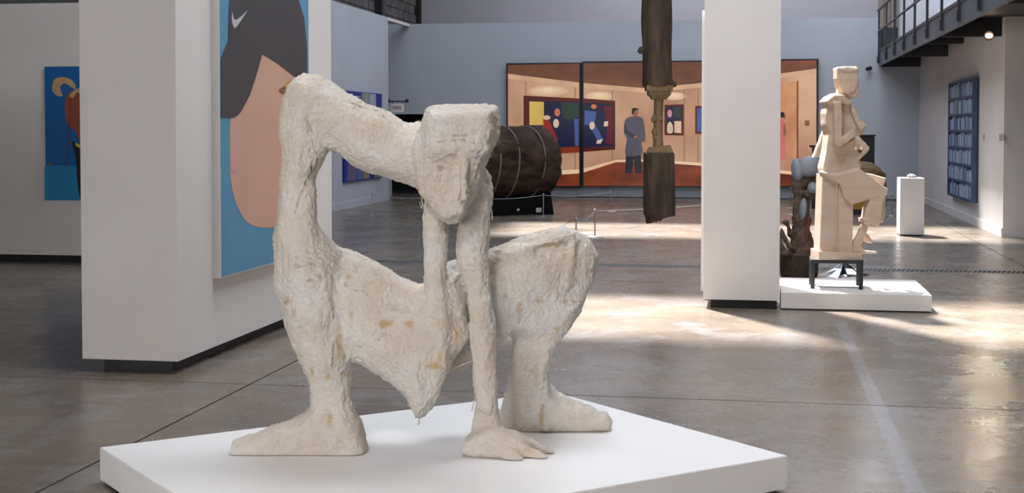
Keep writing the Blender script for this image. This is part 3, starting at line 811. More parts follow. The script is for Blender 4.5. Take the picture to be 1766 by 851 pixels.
# torso mass between the legs with the pointed end
G.slab([(560, 410), (583, 429.5), (612, 438), (635.6, 447), (666, 464), (694, 480), (722, 491), (733, 486), (770, 460), (792, 470), (806, 520), (812, 580), (790, 610), (767, 645), (758, 673), (745, 700), (727, 716), (720, 716), (706, 686), (684, 666), (658, 647), (623.5, 627), (606, 620), (560, 610), (520, 540), (530, 430)], 6.0, .10, .05, dome=.07, k=.02, gx=.0000, gy=-.0004)
# thigh of the right leg and its underside
G.slab([(745, 470), (770, 455), (842, 434), (870, 424), (907, 408), (938, 395.5), (974, 393), (997, 403), (1018, 418), (1030, 438), (1028, 457), (1020, 483), (1010, 504), (994, 535), (975, 565), (930, 572), (886, 568), (870, 582), (855, 589), (840, 606), (812, 626), (784, 640), (762, 650), (745, 600)], 6.22, .12, .035, dome=.04, gx=.0007, k=.02)
G.chain([(850, 500, 44, 6.18), (930, 475, 46, 6.2)], k=.04, ratio=1.2)
# hard ridge along the thigh and down the knee
G.chain([(858, 449, 3, 6.085), (905, 430, 3.5, 6.085), (960, 414, 3.5, 6.09), (992, 402, 3, 6.10)], k=.03)
G.chain([(992, 405, 2.5, 6.13), (985, 450, 2.5, 6.12), (978, 490, 2.5, 6.13), (958, 545, 2.5, 6.16)], k=.03)
# right shin and foot
G.slab([(886, 560), (930, 530), (1000, 520), (974, 571), (958, 602), (948, 638), (946, 669), (960, 690), (960, 745), (880, 745), (865, 734), (864, 711), (876, 669), (883.5, 623)], 6.29, .10, .06, k=.05, gy=.0009)
G.slab([(864, 711), (874, 680), (910, 660), (946, 667), (969, 682), (989.5, 694), (1005, 697), (1020, 702), (1032, 711), (1046, 712), (1055, 727), (1052, 742), (1010, 747.5), (948, 748), (896, 746), (866, 737)], 6.35, .085, .06, k=.03)
G.chain([(935, 655, 6, 6.25), (930, 700, 7, 6.25), (942, 738, 7, 6.26)], k=.015)
# supporting arm (right of the head) with hand
G.slab([(820, 285), (834, 284), (846.5, 305), (847, 353), (842, 414), (843, 480), (843, 520), (852, 561), (854, 628), (857, 690), (866, 742), (812, 742), (820, 690), (816, 628), (811, 561), (808, 509), (796, 473), (789.5, 440), (789, 414), (795, 388), (795, 340), (805, 300)], 5.93, .058, .055, k=.012)
G.chain([(820, 330, 24, 5.92), (817, 400, 24, 5.92), (816, 450, 22, 5.92), (826, 520, 15, 5.92), (833, 600, 17, 5.92), (838, 700, 16, 5.90)], k=.02, ratio=1.1)
G.slab([(798, 776), (803, 757), (817, 745), (840, 736), (866, 741), (896, 752), (910, 763), (918, 776), (913, 790), (902, 797), (866, 798), (844, 794), (822, 789), (808, 786)], 5.86, .085, .05, k=.02)
G.chain([(870, 762, 16, 5.83), (905, 776, 11, 5.80), (930, 787, 8.5, 5.79), (938, 789, 7.5, 5.78)], k=.014)
G.chain([(880, 756, 14, 5.88), (912, 765, 9, 5.88), (938, 775, 7, 5.87), (950, 779, 7, 5.87)], k=.012)
G.chain([(850, 770, 16, 5.80), (880, 784, 12, 5.76), (896, 790, 8, 5.75)], k=.014)
# arm hanging from the chin on the left, running on into the pointed end
G.slab([(731, 330), (745, 320), (766, 350), (768, 400), (770, 449), (769, 480), (778, 520), (782, 580), (772, 640), (758, 673), (742, 705), (727, 716), (722, 712), (735, 660), (738, 600), (732, 540), (731, 480), (731.5, 400)], 5.92, .045, .042, k=.015)
G.chain([(750, 330, 17, 5.91), (751, 400, 16, 5.91), (750, 470, 17, 5.91), (757, 560, 20, 5.88), (755, 630, 20, 5.88), (742, 680, 13, 5.88), (726, 708, 6, 5.89)], k=.02, ratio=1.1)
# head: flat topped block narrowing to the chin
G.slab([(737, 190), (748, 185.5), (790, 183.5), (833, 183), (853, 187), (859, 202), (858.5, 230), (852, 248), (842, 264), (839, 278), (831, 290), (826, 315), (812, 343), (799, 364), (792, 378), (775, 380), (763, 375), (750, 362), (736, 343), (727, 329), (717, 291), (711.5, 270), (712, 252), (721, 227), (729, 208)], 5.86, .125, .045, k=.015, gy=-.0001)
G.slab([(742, 192), (850, 190), (851, 228), (840, 256), (833, 280), (822, 315), (806, 350), (795, 374), (775, 377), (760, 366), (744, 340), (732, 300), (730, 260), (736, 215)], 5.80, .115, .05, k=.04, gy=.0003)
# brow, nose, mouth
G.chain([(742, 262, 7, 5.70), (760, 256, 11, 5.69), (785, 254, 12, 5.685), (812, 254, 11, 5.685), (836, 258, 8, 5.70)], k=.03)
G.chain([(800, 258, 6, 5.68), (801, 300, 8, 5.672), (801, 336, 11, 5.68)], k=.02)
G.chain([(772, 366, 13, 5.72), (792, 362, 11, 5.72)], k=.015)
G.chain([(764, 350, 8, 5.735)], k=.03)
G.chain([(752, 286, 9, 5.65), (776, 286, 12, 5.65)], k=.025, sub=True)
G.chain([(824, 284, 10, 5.655), (818, 312, 10, 5.655)], k=.025, sub=True)
G.chain([(766, 308, 11, 5.645), (776, 332, 13, 5.645)], k=.04, sub=True)
G.chain([(778, 351, 3.5, 5.675), (800, 351, 3, 5.68)], k=.015, sub=True)
# hollows and cracks in the limbs
cracks = [[(764, 237), (782, 234), (808, 234), (817, 239), (818, 250)], [(756, 245), (772, 241), (788, 241), (803, 240)], [(748, 262), (762, 258)],
          [(808, 300), (809, 318), (806, 335)], [(795, 330), (791, 345)], [(748, 281), (760, 277), (776, 281)], [(770, 395), (769, 420)], [(800, 385), (812, 400), (820, 425)],
          [(522, 192), (528, 205), (536, 220), (540, 250), (549, 272), (545, 288), (532, 305), (524, 325), (514, 350), (508, 368)],
          [(530, 200), (532, 240), (536, 270), (538, 295), (528, 318)],
          [(590, 435), (612, 440), (640, 452)], [(575, 530), (577, 560), (576, 600), (574, 640)],
          [(600, 175), (625, 185), (652, 192), (672, 212)]]
sr = random.Random(5)
for c in cracks:
    pts = [(x, y, 1.6, 5.0) for x, y in c]
me, X = G.mesh('plaster_body', floor_z=PT + .0015, rough=((5, .009, 0, 1), (14, .008, 3, .6), (38, .0050, 9, .5), (90, .0052, 5, .8)))
# stains and cracks as a colour attribute of the plaster itself
fwd = X @ np.array(FW[:]); rgt = X @ np.array(RT[:])
nrm = np.zeros(len(X) * 3, np.float32); me.vertices.foreach_get('normal', nrm); nrm = nrm.reshape(-1, 3)
front = (nrm @ np.array(FW[:])) < .25
a_, b_ = rgt / fwd, (X[:, 2] - EYE) / fwd
cp, sp_ = math.cos(PITCH), math.sin(PITCH)
den = cp - b_ * sp_
PXv = CXP + F * a_ / den; PYv = PPY - F * (sp_ + b_ * cp) / den
wob = np.array([mnoise.noise(Vector(x * 38)) for x in X])
wob2 = np.array([mnoise.noise(Vector(x * 14 + 5)) for x in X])
stain = np.zeros(len(X)); dark = np.zeros(len(X))
for (x, y, rx, ry, s_) in [(664, 559, 16, 7, 1), (705, 560, 9, 6, .8), (756, 560, 12, 10, .6), (748, 632, 14, 7, 1), (760, 620, 5, 16, .8), (568, 726, 7, 17, .8), (566, 650, 8, 7, .8), (595, 646, 8, 5, .9), (594, 685, 4, 12, .8), (585, 590, 5, 28, .9), (496, 521, 7, 6, 1), (505, 540, 5, 7, .8), (538, 640, 4, 12, .8), (601, 478, 6, 5, .7), (606, 545, 5, 10, .5), (788, 575, 7, 22, .8), (895, 535, 5, 18, .8), (928, 520, 14, 4, .7), (975, 520, 12, 4, .6), (958, 567, 5, 6, .9), (935, 715, 5, 26, .9), (925, 640, 5, 30, .4), (945, 424, 16, 4, .7), (983, 470, 6, 34, .45), (872, 512, 6, 5, .6), (845, 300, 4, 6, .4), (950, 785, 6, 4, .5), (912, 774, 6, 8, .5), (620, 795, 12, 5, .5), (782, 392, 6, 10, .9), (789, 400, 4, 8, .8)]:
    d = np.sqrt(((PXv - x) / rx) ** 2 + ((PYv - y) / ry) ** 2) + wob * .7
    stain = np.maximum(stain, s_ * np.clip(1.25 - d, 0, 1))
def seg(P0, P1):
    ex, ey = P1[0] - P0[0], P1[1] - P0[1]
    t = np.clip(((PXv - P0[0]) * ex + (PYv - P0[1]) * ey) / (ex * ex + ey * ey), 0, 1)
    return np.hypot(PXv - P0[0] - t * ex, PYv - P0[1] - t * ey)
for c in cracks:
    for p0, p1 in zip(c, c[1:]):
        dark = np.maximum(dark, np.clip(1 - (seg(p0, p1) + wob * 2.2) / 1.7, 0, 1) * np.clip(.75 + wob2 * 1.6, .15, 1))
for (x, y, rx, ry) in [(515, 458, 6, 5), (536, 460, 3, 6), (552, 478, 7, 6), (540, 484, 9, 3), (765, 291, 12, 4)]:
    d = np.sqrt(((PXv - x) / rx) ** 2 + ((PYv - y) / ry) ** 2) + wob * 1.5
    dark = np.maximum(dark, .8 * np.clip(1.3 - d, 0, 1))
stain *= front; dark *= front
X2 = X - nrm * (dark * .006)[:, None]
me.vertices.foreach_set('co', X2.astype(np.float32).ravel()); me.update()
ca = me.color_attributes.new('wear', 'FLOAT_COLOR', 'POINT')
buf = np.zeros((len(X), 4), np.float32); buf[:, 0] = stain; buf[:, 1] = dark; buf[:, 3] = 1
ca.data.foreach_set('color', buf.ravel())
def plaster_mat():
    m = mat('plaster', (0.79, 0.70, 0.60, 1), (0.86, 0.82, 0.77, 1), .85, 5, bump=0, detail=8)
    N, L = m.node_tree.nodes, m.node_tree.links
    P = N['Principled BSDF']; P.inputs['Specular IOR Level'].default_value = .25
    rp = next(n for n in N if n.type == 'VALTORGB')
    at = N.new('ShaderNodeAttribute'); at.attribute_name = 'wear'
    sp = N.new('ShaderNodeSeparateColor'); L.new(at.outputs['Color'], sp.inputs[0])
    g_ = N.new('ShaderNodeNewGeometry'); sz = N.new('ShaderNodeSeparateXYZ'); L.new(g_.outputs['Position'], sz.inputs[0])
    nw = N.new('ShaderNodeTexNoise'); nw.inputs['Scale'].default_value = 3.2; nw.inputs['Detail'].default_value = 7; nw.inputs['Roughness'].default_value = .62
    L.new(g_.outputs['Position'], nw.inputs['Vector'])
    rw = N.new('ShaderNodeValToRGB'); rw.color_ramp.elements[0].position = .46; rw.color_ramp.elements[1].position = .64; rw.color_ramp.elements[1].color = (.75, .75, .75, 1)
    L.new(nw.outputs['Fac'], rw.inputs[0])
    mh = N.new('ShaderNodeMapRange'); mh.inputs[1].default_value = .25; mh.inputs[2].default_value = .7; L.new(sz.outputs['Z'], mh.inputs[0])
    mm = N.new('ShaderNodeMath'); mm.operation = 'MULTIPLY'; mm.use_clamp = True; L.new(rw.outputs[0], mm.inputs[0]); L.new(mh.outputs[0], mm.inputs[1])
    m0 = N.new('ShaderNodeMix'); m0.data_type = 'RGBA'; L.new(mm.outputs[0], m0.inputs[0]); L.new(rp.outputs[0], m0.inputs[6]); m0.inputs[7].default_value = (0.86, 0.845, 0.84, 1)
    m1 = N.new('ShaderNodeMix'); m1.data_type = 'RGBA'; m1.inputs[7].default_value = (0.60, 0.40, 0.19, 1)
    mu = N.new('ShaderNodeMath'); mu.operation = 'MULTIPLY'; mu.inputs[1].default_value = .8
    L.new(sp.outputs[0], mu.inputs[0]); L.new(mu.outputs[0], m1.inputs[0]); L.new(m0.outputs[2], m1.inputs[6])
    # speckled dirt
    tc = N.new('ShaderNodeTexCoord'); nz = N.new('ShaderNodeTexNoise'); nz.inputs['Scale'].default_value = 26; nz.inputs['Detail'].default_value = 10; nz.inputs['Roughness'].default_value = .7
    L.new(tc.outputs['Object'], nz.inputs['Vector'])
    r2 = N.new('ShaderNodeValToRGB'); r2.color_ramp.elements[0].position = .60; r2.color_ramp.elements[1].position = .72
    L.new(nz.outputs['Fac'], r2.inputs[0])
    m2 = N.new('ShaderNodeMix'); m2.data_type = 'RGBA'; m2.inputs[7].default_value = (0.40, 0.31, 0.23, 1)
    mv = N.new('ShaderNodeMath'); mv.operation = 'MULTIPLY'; mv.inputs[1].default_value = .5
    L.new(r2.outputs[0], mv.inputs[0]); L.new(mv.outputs[0], m2.inputs[0]); L.new(m1.outputs[2], m2.inputs[6])
    m3 = N.new('ShaderNodeMix'); m3.data_type = 'RGBA'; m3.inputs[7].default_value = (0.22, 0.17, 0.13, 1)
    mw = N.new('ShaderNodeMath'); mw.operation = 'MULTIPLY'; mw.inputs[1].default_value = .6
    L.new(sp.outputs[1], mw.inputs[0]); L.new(mw.outputs[0], m3.inputs[0]); L.new(m2.outputs[2], m3.inputs[6])
    L.new(m3.outputs[2], P.inputs['Base Color'])
    # fibrous relief
    wv = N.new('ShaderNodeTexNoise'); wv.inputs['Scale'].default_value = 60; wv.inputs['Detail'].default_value = 10; wv.inputs['Roughness'].default_value = .75; wv.inputs['Distortion'].default_value = 2.5
    L.new(tc.outputs['Object'], wv.inputs['Vector'])
    b = N.new('ShaderNodeBump'); b.inputs['Strength'].default_value = .8; b.inputs['Distance'].default_value = .011
    L.new(wv.outputs['Fac'], b.inputs['Height']); L.new(b.outputs[0], P.inputs['Normal'])
    return m
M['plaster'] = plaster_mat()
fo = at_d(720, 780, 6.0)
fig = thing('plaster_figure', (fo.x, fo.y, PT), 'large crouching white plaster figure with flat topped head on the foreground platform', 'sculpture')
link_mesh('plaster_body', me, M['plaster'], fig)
# loose burlap threads
th = MB(); tr = random.Random(9)
def thread(x, y, Z, dx, dy, n=1, jit=6):
    for _ in range(n):
        pts = []; a = tr.uniform(-1, 1) * .4
        for t in range(6):
            k = t / 5
            pts.append(at_d(x + dx * k + tr.uniform(-1, 1) * jit * .25 + jit * math.sin(k * 4 + a * 5) * .3, y + dy * k + tr.uniform(-.5, .5), Z + tr.uniform(-.01, .01)))
        th.tube(pts, .0011, 5)
thread(727, 334, 5.84, 1, 26, 4, 8); thread(700, 668, 5.95, 6, 34, 3, 8); thread(724, 708, 5.9, -2, 26, 4, 4); thread(738, 700, 5.88, 18, -38, 3, 5)
thread(847, 350, 5.92, 2, 30, 3, 6); thread(675, 303, 5.92, 16, 4, 5, 5); thread(750, 640, 5.88, 8, 50, 2, 6); thread(818, 690, 5.9, -4, 20, 3, 4)
thread(772, 640, 5.95, 40, -16, 4, 3); thread(750, 281, 5.70, 24, 4, 12, 8); thread(753, 288, 5.70, 20, -6, 12, 8); thread(852, 245, 5.8, -6, 26, 4, 5)
ff = random.Random(21)
sel = ff.sample(range(len(X2)), 900)
for i_ in sel:
    if X2[i_, 2] < PT + .035: continue
    n_ = Vector(nrm[i_].tolist()); p_ = Vector(X2[i_].tolist())
    t_ = n_.cross(Vector((ff.uniform(-1, 1), ff.uniform(-1, 1), ff.uniform(-1, 1)))).normalized()
    l_ = ff.uniform(.008, .024); u_ = n_.cross(t_)
    cv = ff.uniform(-.5, .5)
    th.tube([p_ - n_ * .002, p_ + t_ * l_ * .3 + n_ * .0025 + u_ * cv * l_ * .1, p_ + t_ * l_ * .65 + n_ * .004 + u_ * cv * l_ * .4, p_ + t_ * l_ + n_ * ff.uniform(0, .006) + u_ * cv * l_ * .9], .0008, 4)
th.build('loose_threads', mat('thread', (.72, .66, .58, 1), None, .9), fig, kind='stuff')

# ------------------------------------------------------------------ second platform, table and the angular seated figure
p2 = thing('small_platform', (.87, 12.57, 0), 'low white platform beside the white pillar carrying the seated figure', 'platform')
MB().box(.235, 1.48, 11.97, 13.17, .01, .148, .003).build('top_box', M['white_wall'], p2)
MB().box(.26, 1.45, 12.0, 13.15, 0, .011).build('foot', M['black'], p2)
zt2 = .148
f1, f2 = on_z(1402, 498.5, zt2), on_z(1484.5, 500.3, zt2)
tx0, tx1, ty0 = f1.x - .02, f2.x + .02, f1.y
ty1 = ty0 + .36
ztab = at_d(1440, 445.6, Vector(((tx0 + tx1) / 2, (ty0 + ty1) / 2, 0)).dot(FW)).z
tb = thing('metal_stand', ((tx0 + tx1) / 2, (ty0 + ty1) / 2, zt2), 'black metal table stand beneath the seated angular figure', 'stand')
for x in (tx0, tx1 - .035):
    for y in (ty0, ty1 - .035):
        MB().box(x, x + .035, y, y + .035, zt2, ztab - .03).build('leg', M['black'], tb)
MB().box(tx0, tx1, ty0, ty1, ztab - .03, ztab).build('top_frame', M['black'], tb)
ob = thing('chrome_fitting', on_z(1455, 470, 0), 'shiny crumpled metal piece on the floor behind the metal stand', 'metal piece')
pc = on_z(1455, 474, 0)
b = MB(); rr = random.Random(2)
prof = [(0.28, .0), (.20, .02), (.10, .07), (.03, .12)]
b.lathe(pc.x, pc.y, prof, 14, wob=.5)
b.build('crumpled_base', mat('chrome', (.6, .62, .65, 1), None, .15, metal=1), ob)
b = MB().tube([(pc.x + .03, pc.y, .1), (pc.x + .03, pc.y, .3)], .012); b.build('stem', M['dark_steel'], ob)

cen = Vector(((tx0 + tx1) / 2, (ty0 + ty1) / 2, ztab))
Z2 = cen.dot(FW)
sf = thing('seated_figure', cen, 'pale carved angular figure with flat cap seated on a block, on black stand', 'sculpture')
wood = mat('pale_wood', (0.50, 0.385, 0.30, 1), (0.56, 0.44, 0.35, 1), .6, 3, (1, 1, 6), bump=.12, bscale=20)
def fig_prism(name, poly, Z, T, inset=.8, m=wood, par=sf, mids=.5, gx=0):
    """faceted carved block from an outline: full outline in the middle, drawn in towards both faces"""
    cx = sum(p[0] for p in poly) / len(poly); cy = sum(p[1] for p in poly) / len(poly)
    bm_ = bmesh.new(); rings = []
    for (dz, sc) in ((-T, inset), (-T * mids, 1), (T * mids, 1), (T, inset)):
        rings.append([bm_.verts.new(at_d(cx + (x - cx) * sc, cy + (y - cy) * sc, Z + gx * (x - cx)) + FW * dz) for x, y in poly])
    n = len(poly)
    for A, B in zip(rings, rings[1:]):
        for k in range(n): bm_.faces.new((A[k], A[(k + 1) % n], B[(k + 1) % n], B[k]))
    bm_.faces.new(rings[0][::-1]); bm_.faces.new(rings[-1])
    bmesh.ops.recalc_face_normals(bm_, faces=bm_.faces)
    bmesh.ops.triangulate(bm_, faces=[f for f in bm_.faces if len(f.verts) > 4])
    me_ = bpy.data.meshes.new(name); bm_.to_mesh(me_); bm_.free()
    return link_mesh(name, me_, m, par)
fig_prism('base_board', [(1405, 431), (1478, 434), (1478, 445.5), (1405, 445.5)], Z2, .17, 1)
fig_prism('pedestal_block', [(1413, 300), (1442, 298), (1467, 300), (1466, 345), (1465, 390), (1464, 436), (1408, 436), (1411, 360)], Z2, .13, .97, mids=.9)
fig_prism('pedestal_batten', [(1441, 302), (1443.5, 302), (1443, 434), (1440.5, 434)], Z2 - .135, .012, 1)
# body: one voxel mesh with crisp edges
G2 = Sdf(at_d(1395, 300, Z2).dot(RT), at_d(1540, 300, Z2).dot(RT), Z2 - .36, Z2 + .36, .38, 2.2, .008)
g2 = lambda poly, Z, T, r=.012, k=.006, **kw: G2.slab(poly, Z2 + Z, T, r, k, **kw)
g2([(1441, 119), (1447, 115.5), (1473, 115.5), (1476, 121), (1476, 146), (1470, 160), (1458, 164), (1449, 160), (1443, 150), (1440, 136)], .0, .085)          # cap and skull
g2([(1457, 150), (1461, 144), (1468, 140.5), (1478, 141), (1479.5, 160), (1476, 168), (1467, 170), (1460, 164)], -.01, .06)                            # face
g2([(1445, 152), (1458, 155), (1464, 170), (1468, 182), (1440, 182), (1441, 166)], .0, .05, k=.02)                                                      # neck
g2([(1421, 174), (1425, 168), (1438, 161), (1450, 166), (1456, 174), (1442, 178), (1424, 178)], 0, .14)                                                   # collar
g2([(1424, 176), (1440, 168), (1462, 174), (1470, 190), (1476, 205), (1486, 213), (1489, 218), (1480, 232), (1474, 240), (1476, 262), (1480, 288), (1478, 298), (1440, 304), (1415, 298), (1414, 290), (1420, 262), (1424, 232), (1420, 215), (1419, 196)], .0, .13, .03)   # jacket
g2([(1436, 176), (1449, 176), (1451, 200), (1450, 232), (1449, 252), (1438, 252), (1437, 215)], -.17, .055)                                                # near upper arm
g2([(1438, 240), (1446, 254), (1456, 248), (1476, 233), (1472, 222), (1450, 237)], -.18, .045)                                                            # near forearm
g2([(1420, 222), (1428, 226), (1419, 262), (1427, 271), (1401, 272), (1405, 262)], .19, .05)                                                              # far sleeve behind
g2([(1462, 244), (1480, 236), (1498, 254), (1497, 260), (1478, 278), (1476, 272), (1486, 259), (1470, 256)], -.10, .05)                                   # cuff and crossed forearm
g2([(1414, 296), (1440, 300), (1478, 290), (1500, 305), (1529, 327), (1526, 336), (1498, 343), (1476, 350), (1463, 352), (1452, 340), (1445, 318), (1418, 304)], -.08, .085, .02)  # near thigh
g2([(1480, 296), (1500, 300), (1525, 307), (1522, 320), (1500, 320), (1470, 312)], .12, .08, .02)                                                        # far thigh
g2([(1499, 338), (1527, 328), (1520, 352), (1517, 384), (1512, 387), (1486, 381), (1490, 360)], -.08, .075, .02)                                         # near trouser leg
g2([(1508, 336), (1525, 326), (1524, 372), (1519, 384), (1510, 380)], .10, .07, .02)                                                                    # far trouser leg
g2([(1488, 380), (1500, 384), (1495, 398), (1484, 424), (1492, 432), (1510, 434), (1513, 437), (1490, 438), (1464, 436), (1464, 428), (1475, 410)], -.08, .035, .02)   # near calf and foot
g2([(1492, 380), (1503, 380), (1492, 400), (1500, 410), (1505, 420), (1496, 420), (1484, 408)], .10, .035, .02)                                          # far calf and foot
# carved detail: lapels, creases, collar wings, chin, toes
c2 = lambda pts, k=.004, sub=False: G2.chain([(x, y, r, Z2 + z) for x, y, r, z in pts], k=k, sub=sub)
g2([(1441, 117), (1458, 119), (1476, 118), (1476, 124), (1458, 126), (1441, 123)], 0, .095, .01)
g2([(1454, 150), (1457, 144), (1464, 139), (1479, 139.5), (1479.5, 143), (1466, 143), (1460, 148), (1458, 158)], -.005, .075, .008)
g2([(1418, 176), (1430, 165), (1446, 164), (1462, 176), (1456, 184), (1440, 178), (1426, 182)], -.02, .165, .012, gy=.001)
g2([(1462, 178), (1472, 190), (1478, 206), (1490, 216), (1480, 230), (1472, 214), (1464, 196)], -.06, .10, .01)
c2([(1463, 182, 1.6, -.14), (1468, 205, 1.6, -.15), (1470, 228, 1.6, -.13)], sub=True)
c2([(1434, 180, 1.6, -.15), (1435, 215, 1.6, -.15), (1436, 250, 1.6, -.15)], sub=True)
c2([(1422, 262, 1.4, -.135), (1448, 266, 1.6, -.135), (1476, 268, 1.4, -.13)], sub=True)
c2([(1440, 300, 1.8, -.175), (1462, 318, 1.8, -.175), (1490, 338, 1.6, -.17)], sub=True)
c2([(1430, 268, 1.3, -.135), (1440, 285, 1.3, -.135), (1452, 292, 1.3, -.135)], sub=True)
c2([(1500, 345, 1.5, -.158), (1497, 362, 1.5, -.158), (1492, 378, 1.5, -.158)], sub=True)
g2([(1484, 376), (1514, 381), (1513, 389), (1484, 384)], -.08, .085, .008)
me2, _ = G2.mesh('carved_body', rough=((30, .004, 0, .5),))
cb = link_mesh('carved_body', me2, wood, sf)
fig_prism('tie', [(1472, 197), (1476, 202), (1480, 210), (1477, 214), (1474, 206)], Z2 - .13, .012, 1, mat('tie_dark', srgb(110, 50, 50)), cb)
for (x, y) in ((1475.5, 256), (1485, 256)):
    fig_prism('button', ell(x, y, 2.2, 3.2, 8), Z2 - .165, .012, .8, mat('button_cream', (.85, .8, .74, 1)), cb)

# ------------------------------------------------------------------ brown root sculpture with grey-blue lobes
Z3 = 14.4
pr_ = at_d(1378, 478, Z3)
rs = thing('root_sculpture', (pr_.x, pr_.y, 0), 'dark brown root-like sculpture with blue-grey lobes in a low round tub behind the pillar', 'sculpture')
G3 = Sdf(at_d(1335, 300, Z3).dot(RT), at_d(1425, 300, Z3).dot(RT), Z3 - .4, Z3 + .45, -.03, 1.4, .011)
ch = lambda pts, ratio=1, k=.02: G3.chain([(x, y, r, Z3 + z) for x, y, r, z in pts], k=k, ratio=ratio)
ch([(1384, 440, 22, 0), (1381, 400, 14, 0), (1379, 360, 11, 0), (1378, 330, 11, 0), (1376, 305, 9, 0)])
ch([(1376, 320, 10, 0), (1392, 315, 10, 0), (1404, 322, 8, 0)])
ch([(1376, 305, 9, .02), (1392, 300, 10, .05), (1410, 300, 10, .05)])
ch([(1393, 345, 4, -.05), (1394, 380, 3.5, -.05), (1398, 420, 4, -.05)])
ch([(1384, 440, 6, -.1), (1362, 425, 4.5, -.15), (1350, 405, 4, -.1), (1348, 395, 3, -.1)])
ch([(1380, 430, 5, 0), (1364, 405, 4, 0), (1356, 385, 3.5, 0), (1350, 384, 2.5, 0)])
ch([(1375, 445, 6, -.15), (1355, 438, 5, -.2), (1346, 425, 4, -.2), (1345, 410, 3, -.2)])
ch([(1388, 432, 6, -.1), (1400, 430, 5, -.12), (1408, 434, 5, -.12)])
for (x, y) in ((1382, 332),):
    ch([(x, y, 5.5, -.12)], k=.01)
ch([(1392, 333, 7, -.1), (1402, 338, 6, -.1)])
meR, _ = G3.mesh('roots', rough=((9, .02, 0, 1), (30, .01, 2, 1)))
link_mesh('roots', meR, mat('root_brown', (.055, .038, .028, 1), (.12, .085, .06, 1), .8, 10, bump=.4), rs)
lobe_m = mat('lobe_blue_grey', (.20, .235, .28, 1), (.27, .30, .34, 1), .55, 8)
def lobe(pts, name='lobe'):
    q = [at_d(x, y, Z3 + z) for x, y, r, z in pts]
    MB().tube(q, [r * Z3 / F for x, y, r, z in pts], 16).build(name, lobe_m, rs, smooth=True)
def egg(x, y, rx, ry, z, rot=0):
    bm_ = bmesh.new(); bmesh.ops.create_uvsphere(bm_, u_segments=20, v_segments=12, radius=1)
    c = at_d(x, y, Z3 + z); sc = Z3 / F
    for v in bm_.verts:
        a = v.co.x * rx * sc; b2 = v.co.z * ry * sc; d = v.co.y * (rx + ry) / 2 * sc
        a, b2 = a * math.cos(rot) - b2 * math.sin(rot), a * math.sin(rot) + b2 * math.cos(rot)
        v.co = c + RT * a + FW * d + Vector((0, 0, b2))
    me_ = bpy.data.meshes.new('lobe'); bm_.to_mesh(me_); bm_.free()
    link_mesh('lobe', me_, lobe_m, rs, smooth=True)
egg(1375, 293, 10.5, 20, -.02, .1); egg(1396, 287, 21, 18, -.03, .35); egg(1402, 324, 9.5, 10, -.14); egg(1385, 361, 6.5, 20, -.09, -.06)
MB().tube([at_d(1396, 372, Z3 - .1), at_d(1393, 400, Z3 - .1), at_d(1390, 424, Z3 - .1)], .009).build('red_rod', mat('rod_red', srgb(130, 60, 48)), rs)
pz = at_d(1378, 478, Z3)
MB().lathe(pr_.x, pr_.y, [(.18, 0), (.195, .02), (.20, .2), (.215, .235), (.20, .26), (.17, .25)], 24, wob=.06).build('tub', mat('tub_brown', (.035, .026, .02, 1), (.07, .05, .035, 1), .7, 12, bump=.3), rs, smooth=True)

# ------------------------------------------------------------------ second log behind the seated figure
c1 = at_d(1466, 320, 25.2)
lg2 = thing('golden_log', (c1.x, c1.y, 0), 'golden brown log on a yellow and black base behind the seated figure', 'log sculpture')
def log_mesh(c, axis, L_, R, seed, n=40, rings=26, lump=.08, tilt=0, endc=.82):
    ax = Vector(axis).normalized(); sd = ax.cross(Vector((0, 0, 1))).normalized(); up = sd.cross(ax)
    b = MB(); R_ = []
    for i in range(rings):
        t = i / (rings - 1)
        rr_ = R * {0: endc - .12, 1: endc, 2: endc + .12, 3: 1.0}.get(min(i, rings - 1 - i), 1.0)
        row = []
        for k in range(n):
            th_ = 2 * math.pi * k / n
            q = Vector((math.cos(th_) * 1.3, math.sin(th_) * 1.3, t * L_ * 1.1 + seed))
            rad = rr_ * (1 + lump * mnoise.noise(q * 1.2) + lump * .55 * mnoise.noise(q * 4) + .05 * abs(math.cos(th_ * 3 + seed)) + .02 * mnoise.noise(q * 11))
            row.append(b.bm.verts.new(Vector(c) + ax * ((t - .5) * L_ + .05 * mnoise.noise(q * 3)) + (sd * math.cos(th_) + up * math.sin(th_)) * rad))
        R_.append(row)
    for A, B in zip(R_, R_[1:]):
        for k in range(n): b.bm.faces.new((A[k], A[(k + 1) % n], B[(k + 1) % n], B[k]))
    b.bm.faces.new(R_[0][::-1]); b.bm.faces.new(R_[-1])
    return b
z2c = at_d(1470, 317, 25.2).z
log_mesh((c1.x, c1.y, z2c), RT * .95 + FW * .3, 1.15, .41, 5, rings=14).build('log_body', mat('log_gold', (.10, .06, .022, 1), (.20, .13, .05, 1), .75, 5, (1, 1, 3), bump=.5), lg2, smooth=True)
MB().box(c1.x - .5, c1.x + .5, c1.y - .35, c1.y + .35, .09, z2c - .30).build('yellow_block', mat('ochre', srgb(170, 130, 40), None, .6), lg2)
MB().box(c1.x - .52, c1.x + .52, c1.y - .36, c1.y + .36, 0, .09).build('black_foot', M['black'], lg2)
q0_, q1_ = at_d(1440, 235, 27.4), at_d(1507, 300, 27.4)
bp = thing('black_cabinet', (q0_.x + .35, q0_.y, 0), 'tall black cabinet block standing behind the seated figure', 'cabinet')
MB().box(q0_.x, q1_.x, q0_.y, q0_.y + .5, .06, q0_.z, .01).build('body', M['black'], bp)
MB().box(q0_.x + .03, q1_.x - .03, q0_.y + .03, q0_.y + .45, 0, .06).build('foot', M['dark_steel'], bp)
MB().box(q0_.x - .02, q1_.x + .02, q0_.y - .02, q0_.y + .52, q0_.z, q0_.z + .03).build('top_board', mat('dark_wood', (.04, .025, .02, 1), None, .5), bp)
